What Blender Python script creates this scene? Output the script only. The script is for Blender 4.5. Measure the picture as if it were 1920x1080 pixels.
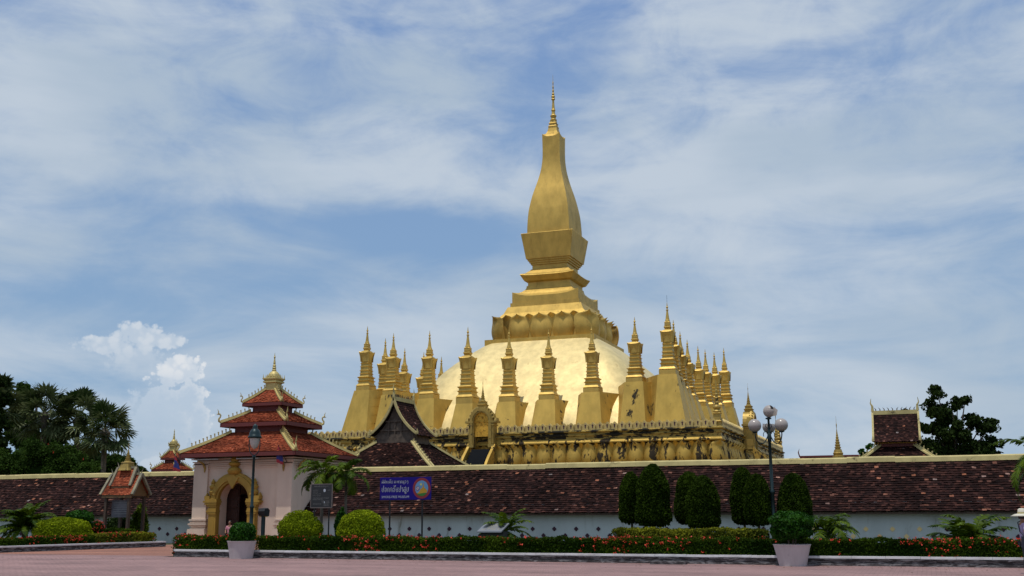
import bpy, math, random
import numpy as np
from mathutils import Vector, Matrix, Quaternion
R = math.radians
PI = math.pi
random.seed(7); rng = np.random.default_rng(7)
SC = bpy.context.scene
COL = SC.collection
for o in list(bpy.data.objects): bpy.data.objects.remove(o)

# ------------------------------------------------------------------ camera
CAM = Vector((32.2949, -99.0405, 1.6)); YAW, PIT, ROLL, FPX = -0.35595118, 0.20446176, -0.0043610, 2045.95
fw = Vector((math.sin(YAW)*math.cos(PIT), math.cos(YAW)*math.cos(PIT), math.sin(PIT)))
rt = Vector((math.cos(YAW), -math.sin(YAW), 0)); up = rt.cross(fw)
c_, s_ = math.cos(ROLL), math.sin(ROLL)
rt, up = c_*rt + s_*up, c_*up - s_*rt
cd = bpy.data.cameras.new('camera'); cam = bpy.data.objects.new('camera', cd); COL.objects.link(cam)
cam.matrix_world = Matrix(((rt.x, up.x, -fw.x, CAM.x), (rt.y, up.y, -fw.y, CAM.y), (rt.z, up.z, -fw.z, CAM.z), (0, 0, 0, 1)))
cd.sensor_width = 36; cd.lens = FPX/1920*36; cd.clip_start = .1; cd.clip_end = 6000
SC.camera = cam
def at(u, v, y):
    "the place seen at a photo pixel, at depth plane y"
    d = fw*FPX + rt*(u-960) + up*(540-v)
    return CAM + d*((y-CAM.y)/d.y)

# ------------------------------------------------------------------ sun and sky
SUN_EL, SUN_AZ = R(75), math.atan2(-.30, -.95)      # azimuth from +Y towards +X
sdir = Vector((math.sin(SUN_AZ)*math.cos(SUN_EL), math.cos(SUN_AZ)*math.cos(SUN_EL), math.sin(SUN_EL)))
sl = bpy.data.lights.new('sun', 'SUN'); sl.energy = 3.05; sl.angle = R(.6); sl.color = (1, .955, .88)
so = bpy.data.objects.new('sun', sl); COL.objects.link(so)
so.rotation_euler = (-sdir).to_track_quat('-Z', 'Y').to_euler(); so.location = (0, 0, 90)
SC.view_settings.view_transform = 'Standard'; SC.view_settings.look = 'None'
SC.view_settings.exposure = -0.25; SC.view_settings.gamma = 1

class NT:
    "small helper that strings shader nodes together"
    def __init__(s, tree): s.t = tree; s.n = tree.nodes; s.l = tree.links
    def new(s, typ, ins=None, **kw):
        nd = s.n.new(typ)
        for k, v in kw.items(): setattr(nd, k, v)
        for k, v in (ins or {}).items(): s.put(nd.inputs[k], v)
        return nd
    def put(s, sock, v):
        if hasattr(v, 'is_output') or isinstance(v, bpy.types.NodeSocket): s.l.new(v, sock)
        else:
            if sock.type == 'RGBA' and len(v) == 3: v = (*v, 1)
            sock.default_value = v
    def math(s, op, a, b=0.0, c=0.0, clamp=False):
        nd = s.n.new('ShaderNodeMath'); nd.operation = op; nd.use_clamp = clamp
        for i, v in enumerate((a, b, c)): s.put(nd.inputs[i], v)
        return nd.outputs[0]
    def mapr(s, v, a, b, c=0.0, d=1.0, smooth=True):
        nd = s.n.new('ShaderNodeMapRange'); nd.interpolation_type = 'SMOOTHSTEP' if smooth else 'LINEAR'
        for i, x in enumerate((v, a, b, c, d)): s.put(nd.inputs[i], x)
        return nd.outputs[0]
    def noise(s, vec, scale, detail=4, rough=.55, dist=0.0, lac=2.0):
        nd = s.new('ShaderNodeTexNoise', noise_dimensions='2D' if s.t.name.startswith('World') or s.t == bpy.context.scene.world.node_tree else '3D', ins={'Scale': scale, 'Detail': detail, 'Roughness': rough, 'Distortion': dist, 'Lacunarity': lac})
        if vec is not None: s.l.new(vec, nd.inputs['Vector'])
        return nd.outputs[0]
    def mix(s, f, a, b):
        nd = s.n.new('ShaderNodeMix'); nd.data_type = 'RGBA'
        s.put(nd.inputs[0], f); s.put(nd.inputs[6], a); s.put(nd.inputs[7], b)
        return nd.outputs[2]
    def mapping(s, vec, scale=(1, 1, 1), rot=(0, 0, 0), loc=(0, 0, 0)):
        nd = s.new('ShaderNodeMapping', {'Scale': scale, 'Rotation': rot, 'Location': loc}); s.l.new(vec, nd.inputs[0]); return nd.outputs[0]

W = bpy.data.worlds.new("World"); SC.world = W; W.use_nodes = True
w = NT(W.node_tree); w.n.clear()
sky = w.new('ShaderNodeTexSky', sky_type='NISHITA', sun_disc=False, sun_elevation=SUN_EL, sun_rotation=SUN_AZ, altitude=200., air_density=1.2, dust_density=1.2, ozone_density=1.6)
tc = w.new('ShaderNodeTexCoord'); D = tc.outputs['Generated']
sx = w.new('ShaderNodeSeparateXYZ'); w.l.new(D, sx.inputs[0]); X, Y, Z = sx.outputs
AZ = w.math('MULTIPLY', w.math('ARCTAN2', X, Y), 57.2958)
EL = w.math('MULTIPLY', w.math('ARCSINE', Z), 57.2958)
zz = w.math('ADD', w.math('MAXIMUM', Z, 0.0), .12)
pc = w.new('ShaderNodeCombineXYZ', {0: w.math('DIVIDE', X, zz), 1: w.math('DIVIDE', Y, zz), 2: 0.0}).outputs[0]
ae = w.new('ShaderNodeCombineXYZ', {0: AZ, 1: EL, 2: 0.0}).outputs[0]
big = w.noise(w.mapping(pc, (1, 1, 1), (0, 0, R(35)), (3.1, .7, 0)), .9, 7, .58, .3)
wisp = w.noise(w.mapping(ae, (.05, .13, 1), (0, 0, R(-14)), (1.3, 5.2, 0)), 1.7, 7, .60, .45)
veil = w.noise(w.mapping(ae, (.10, .16, 1), (0, 0, R(28)), (7.3, 2.2, 0)), 2.2, 6, .62, .35)
fine = w.noise(w.mapping(ae, (.06, .3, 1), (0, 0, R(12)), (0, 2, 0)), 1.4, 6, .55, .4)
def blob(az, el, sa, se, amp, rot=0):
    c, s = math.cos(R(rot)), math.sin(R(rot))
    da = w.math('SUBTRACT', AZ, az); de = w.math('SUBTRACT', EL, el)
    a = w.math('ADD', w.math('MULTIPLY', da, c/sa), w.math('MULTIPLY', de, s/sa))
    b = w.math('ADD', w.math('MULTIPLY', da, -s/se), w.math('MULTIPLY', de, c/se))
    d2 = w.math('ADD', w.math('MULTIPLY', a, a), w.math('MULTIPLY', b, b))
    return w.math('MULTIPLY', w.math('EXPONENT', w.math('MULTIPLY', d2, -1.0)), amp)
dens = w.math('ADD', w.math('MULTIPLY', w.math('SUBTRACT', big, .5), 1.0), w.math('MULTIPLY', w.math('SUBTRACT', wisp, .5), 2.0))
dens = w.math('ADD', dens, w.math('MULTIPLY', w.math('SUBTRACT', fine, .5), .9))
dens = w.math('ADD', dens, w.math('MULTIPLY', w.math('SUBTRACT', veil, .5), w.mapr(EL, 9.0, 20.0, .1, 1.2)))
for b in [(-16, 24.6, 4.5, 3.2, -.62, -15), (-20, 19.5, 3, 3.5, -.55, 20), (-26, 14.6, 6, 1.1, -.75, -6), (-40, 15.0, 6, 1.6, -.45, -6),
          (-32, 12.0, 9, 1.1, -.35, -4), (-33, 24.5, 5, 2.0, -.35, -30), (-2, 21, 7, 2.0, -.25, 0), (-44, 10.5, 5, 1.3, -.35, 0), (-15, 15.8, 2.5, 2, -.35, 0),
          (-34, 17.8, 9, 2.6, .42, 8), (-22.5, 16.8, 6, .7, .35, -12), (-43, 20, 5, 4, .32, 0), (-24, 23.5, 4, 2.5, .30, 25), (-8, 17.0, 12, 3, .35, 10), (3, 20, 4, 3, .3, 0),
          (-12, 10, 14, 3, .25, 0), (-31, 14.7, 2.3, .5, .35, -14), (-40, 7, 5, 5, -.22, 0), (-4, 5, 18, 3, .12, 0)]:
    dens = w.math('ADD', dens, blob(*b))
cov = w.mapr(dens, -.92, .58)
blue = w.mix(w.mapr(EL, 0.0, 26.0, smooth=False), (.240, .385, .545), (.170, .280, .510))
cloud = w.mix(w.mapr(w.noise(w.mapping(ae, (.03, .13, 1)), 1.5, 5, .5), .35, .65), (.385, .472, .575), (.485, .555, .64))
flat = w.mix(cov, blue, cloud)
# low grey band with a straight edge to the right, clear strip under it
# towering cumulus far to the left
cw = w.noise(w.mapping(ae, (1, 1, 1), loc=(4, 1, 0)), .75, 6, .62)
vor = w.new('ShaderNodeTexVoronoi', {'Scale': 1.25, 'Randomness': 1.0}, feature='F1', voronoi_dimensions='2D'); w.l.new(w.mapping(ae, (1, 1.15, 1)), vor.inputs['Vector'])
vor2 = w.new('ShaderNodeTexVoronoi', {'Scale': 3.1}, feature='F1', voronoi_dimensions='2D'); w.l.new(ae, vor2.inputs['Vector'])
vor3 = w.new('ShaderNodeTexVoronoi', {'Scale': 7.5}, feature='F1', voronoi_dimensions='2D'); w.l.new(ae, vor3.inputs['Vector'])
def puff(az, el, sa, se):
    da = w.math('DIVIDE', w.math('SUBTRACT', AZ, az), sa); de = w.math('DIVIDE', w.math('SUBTRACT', EL, el), se)
    return w.math('SUBTRACT', 1.0, w.math('SQRT', w.math('ADD', w.math('MULTIPLY', da, da), w.math('MULTIPLY', de, de))))
bump_ = w.math('ADD', w.math('ADD', w.math('MULTIPLY', w.math('SUBTRACT', cw, .5), .9), w.math('MULTIPLY', w.math('SUBTRACT', .4, vor.outputs[0]), .45)), w.math('MULTIPLY', w.math('SUBTRACT', .4, vor2.outputs[0]), .30))
bump_ = w.math('ADD', bump_, w.math('MULTIPLY', w.math('SUBTRACT', .4, vor3.outputs[0]), .16))
def tower(puffs, soft):
    f = None
    for q in puffs: f = puff(*q) if f is None else w.math('MAXIMUM', f, puff(*q))
    f = w.math('ADD', f, bump_)
    return w.mapr(f, .0, soft), f
m1, f1 = tower([(-41.0, 8.3, 1.7, .5), (-39.6, 8.8, 1.4, .75), (-38.4, 8.6, 1.4, .45), (-39.3, 7.5, 1.5, 1.0)], .34)
m2, f2 = tower([(-37.4, 7.1, 1.2, .95), (-37.0, 5.6, 1.0, 1.5), (-36.4, 4.4, .7, 1.6), (-38.0, 4.6, 2.0, 2.6)], .20)
m3, f3 = tower([(-38.5, 2.5, .7, .4), (-37.6, 2.4, .6, .4)], .4)
lit = w.mapr(w.math('ADD', w.math('SUBTRACT', cw, vor.outputs[0]), w.math('MULTIPLY', vor2.outputs[0], -.5)), -.45, .35)
m1 = w.math('MULTIPLY', m1, w.mapr(EL, 6.6, 8.7, .05, .8)); m2 = w.math('MULTIPLY', m2, w.math('MAXIMUM', w.mapr(EL, 2.5, 6.8, .2, .95), w.math('MULTIPLY', w.mapr(AZ, -37.6, -36.4), .55)))
rim2 = w.math('MULTIPLY', w.mapr(f2, .75, .05), w.mapr(AZ, -39.5, -36.8)); top2 = w.mapr(EL, 5.9, 7.4)
body2 = w.mix(w.math('MULTIPLY', w.math('MAXIMUM', rim2, top2), w.mapr(lit, 0, 1, .45, 1.0)), (.43, .52, .635), (.69, .71, .74))
col = w.mix(m1, flat, w.mix(w.mapr(lit, 0, 1, .2, 1.0), (.46, .54, .64), (.62, .66, .71)))
col = w.mix(m2, col, body2)
col = w.mix(w.math('MULTIPLY', m3, .4), col, (.58, .63, .69))
low = w.mapr(EL, -1.5, .2)
bgc = w.new('ShaderNodeBackground', {'Color': col, 'Strength': 1.33}); bgs = w.new('ShaderNodeBackground', {'Strength': .10}); w.l.new(sky.outputs[0], bgs.inputs[0])
mx = w.new('ShaderNodeMixShader', {0: .93}); w.l.new(bgs.outputs[0], mx.inputs[1]); w.l.new(bgc.outputs[0], mx.inputs[2])
wo = w.new('ShaderNodeOutputWorld'); w.l.new(mx.outputs[0], wo.inputs[0])

# ------------------------------------------------------------------ materials
def mat(name, base, rough=.8, metal=0.0, build=None, spec=.5, bump=None):
    m = bpy.data.materials.new(name); m.use_nodes = True; t = NT(m.node_tree)
    b = t.n['Principled BSDF']; b.inputs['Roughness'].default_value = rough; b.inputs['Metallic'].default_value = metal
    b.inputs['Specular IOR Level'].default_value = spec
    b.inputs['Base Color'].default_value = (*base, 1)
    co = t.new('ShaderNodeTexCoord').outputs['Object']; gp = t.new('ShaderNodeNewGeometry').outputs['Position']
    if build: build(t, b, co, gp)
    if bump:
        bn = t.new('ShaderNodeBump', {'Strength': bump[1], 'Distance': bump[2], 'Height': t.noise(gp, bump[0], 5, .6)}); t.l.new(bn.outputs[0], b.inputs['Normal'])
    return m
def tintnode(t): return t.new('ShaderNodeAttribute', attribute_name='tint').outputs['Fac']
def varied(c1, c2, scale, c3=None, th=(.6, .75), streak=1.0):
    "two tones of one material and an optional stain colour"
    def f(t, b, co, gp):
        v = t.mapping(gp, (1, 1, streak))
        c = t.mix(t.mapr(t.noise(v, scale, 6, .6), .3, .7), c1, c2)
        if c3: c = t.mix(t.mapr(t.noise(v, scale*1.7, 9, .68, .4), *th), c, c3)
        t.l.new(c, b.inputs['Base Color'])
    return f
def gold(name, c, metal=.55, rough=.42, stain=None, th=(.6, .66), sc=1.0, streak=.35, zr=None, bump=.12):
    def f(t, b, co, gp):
        n = t.noise(t.mapping(gp, (1, 1, .5)), 1.3, 6, .62)
        cc = t.mix(t.mapr(n, .3, .7), tuple(x*.84 for x in c), tuple(min(x*1.1, 1) for x in c))
        n2 = t.noise(t.mapping(gp, (1, 1, 3)), 9, 3, .6)
        rr = t.mapr(t.noise(gp, 3.1, 5, .6), .25, .75, rough-.02, rough+.08)
        mm = t.math('MULTIPLY', metal, 1.0)
        if stain:
            a = t.noise(t.mapping(gp, (1, 1, streak)), sc, 9, .70, .3)
            k = t.mapr(a, *th)
            if zr:
                z = t.new('ShaderNodeSeparateXYZ'); t.l.new(gp, z.inputs[0])
                k = t.math('MULTIPLY', k, t.mapr(z.outputs[2], *zr))
            cc = t.mix(k, cc, stain); mm = t.math('MULTIPLY', t.math('SUBTRACT', 1.0, k), metal); rr = t.mix(k, t.new('ShaderNodeCombineXYZ', {0: rr, 1: rr, 2: rr}).outputs[0], (.9, .9, .9))
        t.put(b.inputs['Base Color'], cc); t.put(b.inputs['Metallic'], mm)
        t.put(b.inputs['Roughness'], rr)
        bn = t.new('ShaderNodeBump', {'Strength': bump, 'Distance': .03, 'Height': t.math('ADD', n2, t.noise(gp, 2.2, 4, .6))}); t.l.new(bn.outputs[0], b.inputs['Normal'])
    return mat(name, c, rough, metal, f, spec=.25)
GC = (.58, .385, .095)
G_TOP = gold('gold_paint', GC, .48, .52, (.30, .19, .055), (.56, .80), 1.8, .18)
G_DOME = gold('gold_dome', (.74, .59, .28), .35, .52, (.38, .25, .09), (.60, .78), 1.6, .07, None, .06)
G_DARK = gold('gold_weathered', (.52, .34, .075), .45, .5, (.035, .026, .016), (.53, .57), 1.3, .5)
G_BUT = gold('gold_buttress', (.55, .365, .085), .50, .52, (.03, .026, .018), (.60, .635), .75, .5)
G_BAND = gold('gold_blackened', (.44, .31, .08), .4, .5, (.022, .02, .016), (.45, .52), 1.1, 2.2)
G_MER = gold('gold_merlon', (.55, .42, .17), .3, .55, (.06, .04, .03), (.66, .74), 1.5, .5)
G_TRIM = gold('gold_trim', (.56, .38, .10), .50, .48)
G_GATE = gold('pale_gold_trim', (.52, .42, .17), .3, .5, (.20, .15, .06), (.6, .75), 3, .6)
G_CREAM = gold('cream_ridge', (.52, .43, .19), .0, .7, (.13, .11, .05), (.56, .70), 1.6, 1)
G_ARCH = gold('ochre_arch', (.38, .235, .045), .1, .55, (.16, .07, .02), (.66, .8), 2.5, .6)
G_SPIRE = gold('old_gold', (.40, .28, .08), .45, .5, (.07, .055, .03), (.56, .66), 2, .7)
RECESS = mat('dark_recess', (.055, .02, .035), .9)  # shade inside vent holes and merlon slots, painted as flat dark plates

def tilemat(name, ramp, rough=.75):
    def f(t, b, co, gp):
        tn = tintnode(t)
        cr = t.new('ShaderNodeValToRGB'); t.l.new(tn, cr.inputs[0]); el = cr.color_ramp.elements
        while len(el) > 1: el.remove(el[0])
        el[0].position = ramp[0][0]; el[0].color = (*ramp[0][1], 1)
        for p, c in ramp[1:]:
            e = el.new(p); e.color = (*c, 1)
        n = t.mapr(t.noise(gp, 9, 6, .7), .3, .75, .55, 1.15); n2 = t.mapr(t.noise(gp, .55, 6, .66), .32, .68, .55, 1.3)
        c = t.new('ShaderNodeMix', data_type='RGBA', blend_type='MULTIPLY'); t.put(c.inputs[0], 1.0); t.put(c.inputs[6], cr.outputs[0])
        k = t.math('MULTIPLY', n, n2); t.put(c.inputs[7], t.new('ShaderNodeCombineXYZ', {0: k, 1: k, 2: k}).outputs[0])
        t.l.new(c.outputs[2], b.inputs['Base Color'])
    return mat(name, (.1, .05, .04), rough, build=f, spec=.06)
T_DARK = tilemat('old_roof_tile', [(0, (.012, .006, .006)), (.35, (.026, .012, .011)), (.62, (.046, .019, .016)), (.85, (.10, .042, .032)), (.94, (.17, .075, .055)), (.97, (.42, .16, .09)), (.99, (.26, .22, .21)), (1, (.38, .33, .31))])
T_RED = tilemat('red_roof_tile', [(0, (.17, .038, .02)), (.5, (.36, .085, .040)), (.9, (.52, .14, .065)), (1, (.12, .05, .035))])
WHITE = mat('white_plaster', (.42, .45, .46), .85, build=varied((.56, .61, .60), (.46, .50, .49), .8, (.20, .19, .14), (.54, .78), .3), bump=(6, .2, .02))
PINKW = mat('pinkish_plaster', (.6, .5, .46), .85, build=varied((.74, .585, .46), (.63, .49, .385), .9, (.38, .24, .19), (.64, .80), .5), bump=(5, .2, .02))
DIRTYW = mat('dirty_shaded_kerb', (.6, .6, .6), .85, build=varied((.30, .29, .29), (.12, .11, .11), 2.2, (.035, .03, .03), (.40, .55), 5.0), bump=(9, .4, .02))  # dirt, with the shade of the kerb sides also put into the colour
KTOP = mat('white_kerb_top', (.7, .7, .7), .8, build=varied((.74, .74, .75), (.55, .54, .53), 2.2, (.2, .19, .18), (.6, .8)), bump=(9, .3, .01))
REDW = mat('dark_red_timber', (.13, .022, .018), .6)
WOOD = mat('dark_timber', (.06, .035, .022), .7, build=varied((.085, .05, .032), (.04, .024, .016), 3, None, (0, 1), .3))
WOOD2 = mat('grey_timber', (.10, .075, .055), .75, build=varied((.13, .095, .07), (.06, .043, .032), 4))
DOORM = mat('carved_door', (.045, .016, .010), .55, bump=(14, 1.0, .06))
IRON = mat('green_black_iron', (.012, .03, .033), .4, .4)
BLACKM = mat('black_metal', (.012, .012, .014), .45, .3)
GLOBE = mat('milky_globe', (.37, .325, .295), .25)
LGLASS = mat('lantern_glass', (.50, .46, .42), .2)
def trunkf(c): return mat('bark', c, .9, build=varied(c, tuple(x*.55 for x in c), 4, None, (0, 1), .4), bump=(12, .6, .05))
BARK = trunkf((.10, .075, .055)); PBARK = trunkf((.13, .11, .085))
def leafmat(name, a, bb, spec=.04, rough=.7, trans=.25, extra=None):
    def f(t, b, co, gp):
        tn = tintnode(t); c = t.mix(tn, a, bb)
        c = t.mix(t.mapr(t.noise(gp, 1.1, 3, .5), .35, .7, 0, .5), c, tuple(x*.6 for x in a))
        if extra: c = t.mix(t.mapr(tn, extra[0], extra[0]+.01), c, extra[1])
        t.l.new(c, b.inputs['Base Color'])
        if trans:
            tr = t.new('ShaderNodeBsdfTranslucent'); t.l.new(c, tr.inputs[0])
            ms = t.new('ShaderNodeMixShader', {0: trans}); out = t.n['Material Output']
            t.l.new(b.outputs[0], ms.inputs[1]); t.l.new(tr.outputs[0], ms.inputs[2]); t.l.new(ms.outputs[0], out.inputs[0])
    return mat(name, a, rough, build=f, spec=spec)
L_TREE = leafmat('tree_leaves', (.016, .036, .005), (.062, .115, .016))
L_DARK = leafmat('dark_leaves', (.012, .024, .006), (.042, .070, .014))
L_TOPI = leafmat('topiary_leaves', (.011, .026, .002), (.055, .095, .007))
L_BOX = leafmat('glossy_green_leaves', (.008, .045, .003), (.042, .135, .008), .12, .5)
L_YEL = leafmat('yellow_green_leaves', (.09, .14, .004), (.36, .42, .012))
L_HEDGE = leafmat('hedge_leaves', (.009, .028, .002), (.060, .10, .006))
L_YHEDGE = leafmat('variegated_hedge_leaves', (.04, .06, .008), (.27, .27, .02))
L_PALM = leafmat('palm_leaves', (.016, .050, .003), (.17, .24, .012), .12, .5)
L_FAN = leafmat('fan_palm_leaves', (.018, .042, .006), (.25, .28, .13), .12, .5)
FLOWER = mat('red_ixora_petals', (.62, .05, .022), .6, build=lambda t, b, co, gp: t.l.new(t.mix(tintnode(t), (.40, .012, .006), (.78, .060, .018)), b.inputs['Base Color']))
EARTH = mat('lawn_earth', (.05, .06, .025), .95, build=varied((.06, .075, .025), (.07, .055, .035), .8))
def pavef(c1, c2, bw, bh):
    def f(t, b, co, gp):
        br = t.new('ShaderNodeTexBrick', {'Scale': 1.0, 'Color1': c1, 'Color2': c2, 'Mortar': tuple(x*.5 for x in c1), 'Mortar Size': .007, 'Brick Width': bw, 'Row Height': bh}); t.l.new(gp, br.inputs['Vector'])
        n = t.mapr(t.noise(t.mapping(gp, (.5, 1.2, 1)), .4, 8, .68), .3, .7, .66, 1.15); n2 = t.mapr(t.noise(gp, 7, 5, .7), .3, .7, .85, 1.1); k = t.math('MULTIPLY', n, n2)
        c = t.new('ShaderNodeMix', data_type='RGBA', blend_type='MULTIPLY'); t.put(c.inputs[0], 1.0); t.put(c.inputs[6], br.outputs[0])
        t.put(c.inputs[7], t.new('ShaderNodeCombineXYZ', {0: k, 1: k, 2: k}).outputs[0])
        t.l.new(c.outputs[2], b.inputs['Base Color'])
        bn = t.new('ShaderNodeBump', {'Strength': .4, 'Distance': .01, 'Height': t.math('ADD', t.noise(gp, 12, 4, .6), br.outputs[1])}); t.l.new(bn.outputs[0], b.inputs['Normal'])
    return f
PAVE = mat('pink_paving', (.3, .2, .2), .85, build=pavef((.35, .20, .185), (.285, .165, .155), .24, .12))
DRIVE = mat('terracotta_paving', (.3, .13, .09), .85, build=pavef((.36, .155, .10), (.31, .13, .085), .24, .12))

# ------------------------------------------------------------------ mesh helpers
def V(*a): return np.array(a, float)
class MB:
    "collects shapes; build() links them as ONE mesh object"
    def __init__(s): s.v = []; s.f = []; s.t = []; s.arr = []
    def face(s, pts, tint=.5):
        n = len(s.v); s.v.extend(tuple(map(float, p)) for p in pts); s.f.append(tuple(range(n, n+len(pts)))); s.t.append(tint)
    def grid(s, P, closeu=False, closev=False, tint=.5):
        "P[i][j] -> points"
        n = len(s.v); a, b = len(P), len(P[0])
        for row in P: s.v.extend(tuple(map(float, p)) for p in row)
        for i in range(a if closeu else a-1):
            for j in range(b if closev else b-1):
                i2, j2 = (i+1) % a, (j+1) % b
                s.f.append((n+i*b+j, n+i*b+j2, n+i2*b+j2, n+i2*b+j)); s.t.append(tint)
    def box(s, c, d, rz=0, rx=0, ry=0, tint=.5, taper=1.0):
        m = Matrix.Rotation(rz, 3, 'Z') @ Matrix.Rotation(ry, 3, 'Y') @ Matrix.Rotation(rx, 3, 'X')
        P = []
        for k in (-1, 1):
            tp = taper if k == 1 else 1
            for (i, j) in ((-1, -1), (1, -1), (1, 1), (-1, 1)):
                q = m @ Vector((i*d[0]/2*tp, j*d[1]/2*tp, k*d[2]/2)); P.append((c[0]+q.x, c[1]+q.y, c[2]+q.z))
        n = len(s.v); s.v.extend(P)
        for f in ((0, 3, 2, 1), (4, 5, 6, 7), (0, 1, 5, 4), (1, 2, 6, 5), (2, 3, 7, 6), (3, 0, 4, 7)):
            s.f.append(tuple(n+i for i in f)); s.t.append(tint)
    def bar(s, a, b, w, h=None, tint=.5):
        "box from a to b with cross section w x h"
        h = h or w; a, b = Vector(a), Vector(b); d = (b-a).normalized()
        x = d.cross(Vector((0, 0, 1))); x = x.normalized() if x.length > 1e-4 else Vector((1, 0, 0)); y = x.cross(d)
        P = [p + x*(i*w/2) + y*(j*h/2) for p in (a, b) for (i, j) in ((-1, -1), (1, -1), (1, 1), (-1, 1))]
        n = len(s.v); s.v.extend(tuple(p) for p in P)
        for f in ((0, 1, 2, 3), (7, 6, 5, 4), (0, 4, 5, 1), (1, 5, 6, 2), (2, 6, 7, 3), (3, 7, 4, 0)):
            s.f.append(tuple(n+i for i in f)); s.t.append(tint)
    def tube(s, pts, rad, n=8, tint=.5, caps=True):
        pts = [Vector(p) for p in pts]; rad = rad if hasattr(rad, '__len__') else [rad]*len(pts)
        P = []; px = None
        for i, p in enumerate(pts):
            d = (pts[min(i+1, len(pts)-1)]-pts[max(i-1, 0)]).normalized()
            x = (px - d*px.dot(d)) if px is not None else d.orthogonal()
            x = x.normalized(); px = x; y = d.cross(x)
            P.append([p + (x*math.cos(a)+y*math.sin(a))*rad[i] for a in [2*PI*k/n for k in range(n)]])
        s.grid(P, closev=True, tint=tint)
        if caps: s.face(P[0][::-1], tint); s.face(P[-1], tint)
    def lathe(s, prof, c=(0, 0, 0), n=16, tint=.5, rot=0):
        "prof: (radius, z)"
        P = [[(c[0]+r*math.cos(2*PI*k/n+rot), c[1]+r*math.sin(2*PI*k/n+rot), c[2]+z) for k in range(n)] for r, z in prof]
        s.grid(P, closev=True, tint=tint); s.face(P[0][::-1], tint); s.face(P[-1], tint)
    def sq(s, prof, c=(0, 0, 0), n=1, p=3.0, cap=True, ratio=1.0):
        "square loft; prof: (half, z[, corner lift]); n pieces per side"
        P = []
        for q in prof:
            h, z = q[:2]; lf = q[2] if len(q) > 2 else 0; ring = []
            for (ax, ay, bx, by) in ((-1, -1, 1, -1), (1, -1, 1, 1), (1, 1, -1, 1), (-1, 1, -1, -1)):
                for k in range(n):
                    t = k/n; u = abs(2*t-1)
                    ring.append((c[0]+h*ratio*(ax+(bx-ax)*t), c[1]+h*(ay+(by-ay)*t), c[2]+z+lf*u**p))
            P.append(ring)
        s.grid(P, closev=True)
        if cap:
            s.face(P[0][::-1]); s.face(P[-1])
    def poly(s, pts, off, tint=.5):
        "extrude a flat outline by the vector off"
        A = [Vector(p) for p in pts]; B = [p+Vector(off) for p in A]; s.face(A, tint); s.face(B[::-1], tint)
        for i in range(len(A)):
            j = (i+1) % len(A); s.face([A[j], A[i], B[i], B[j]], tint)
    def quads(s, P, tint):
        "P: (N,4,3) array of loose quads"
        s.arr.append((P.reshape(-1, 3), 4, np.asarray(tint)))
    def tris(s, P, tint): s.arr.append((P.reshape(-1, 3), 3, np.asarray(tint)))
    def build(s, name, m, parent=None, smooth=False, loc=None):
        me = bpy.data.meshes.new(name)
        nv = len(s.v); vs = [np.array(s.v, float).reshape(-1, 3)]; lt = [np.array([len(f) for f in s.f], int)]
        idx = [np.array([i for f in s.f for i in f], int)]; ti = [np.array(s.t, float)]; n = nv
        for P, k, t in s.arr:
            vs.append(P); lt.append(np.full(len(P)//k, k)); idx.append(np.arange(n, n+len(P))); n += len(P); ti.append(t)
        vs = np.concatenate(vs); lt = np.concatenate(lt).astype(np.int32); idx = np.concatenate(idx).astype(np.int32); ti = np.concatenate(ti)
        me.vertices.add(len(vs)); me.vertices.foreach_set('co', vs.ravel().astype(np.float32))
        me.loops.add(len(idx)); me.loops.foreach_set('vertex_index', idx)
        me.polygons.add(len(lt)); me.polygons.foreach_set('loop_start', np.concatenate([[0], np.cumsum(lt)[:-1]]).astype(np.int32))
        me.polygons.foreach_set('loop_total', lt)
        me.polygons.foreach_set('use_smooth', np.full(len(lt), bool(smooth)))
        a = me.attributes.new('tint', 'FLOAT', 'FACE'); a.data.foreach_set('value', ti.astype(np.float32))
        me.update(calc_edges=True); me.validate()
        me.materials.append(m)
        o = bpy.data.objects.new(name, me); COL.objects.link(o)
        if parent: o.parent = parent
        if loc is not None: o.location = loc
        return o
def tag(o, label=None, cat=None, group=None, kind=None):
    for k, v in (('label', label), ('category', cat), ('group', group), ('kind', kind)):
        if v: o[k] = v
    return o
def thing(name, label, cat, loc=(0, 0, 0), rz=0, group=None):
    o = bpy.data.objects.new(name, None); COL.objects.link(o); o.location = loc; o.rotation_euler.z = rz
    o.empty_display_size = .2
    return tag(o, label, cat, group)
def struct(o): o['kind'] = 'structure'; return o
def dup(o, parent=None, loc=None, rz=None, scale=None):
    c = o.copy(); COL.objects.link(c)
    if parent: c.parent = parent
    if loc is not None: c.location = loc
    if rz is not None: c.rotation_euler.z = rz
    if scale is not None: c.scale = scale
    for ch in list(o.children): dup(ch, c)
    return c
def lerp(a, b, t): return a + (b-a)*t

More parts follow.
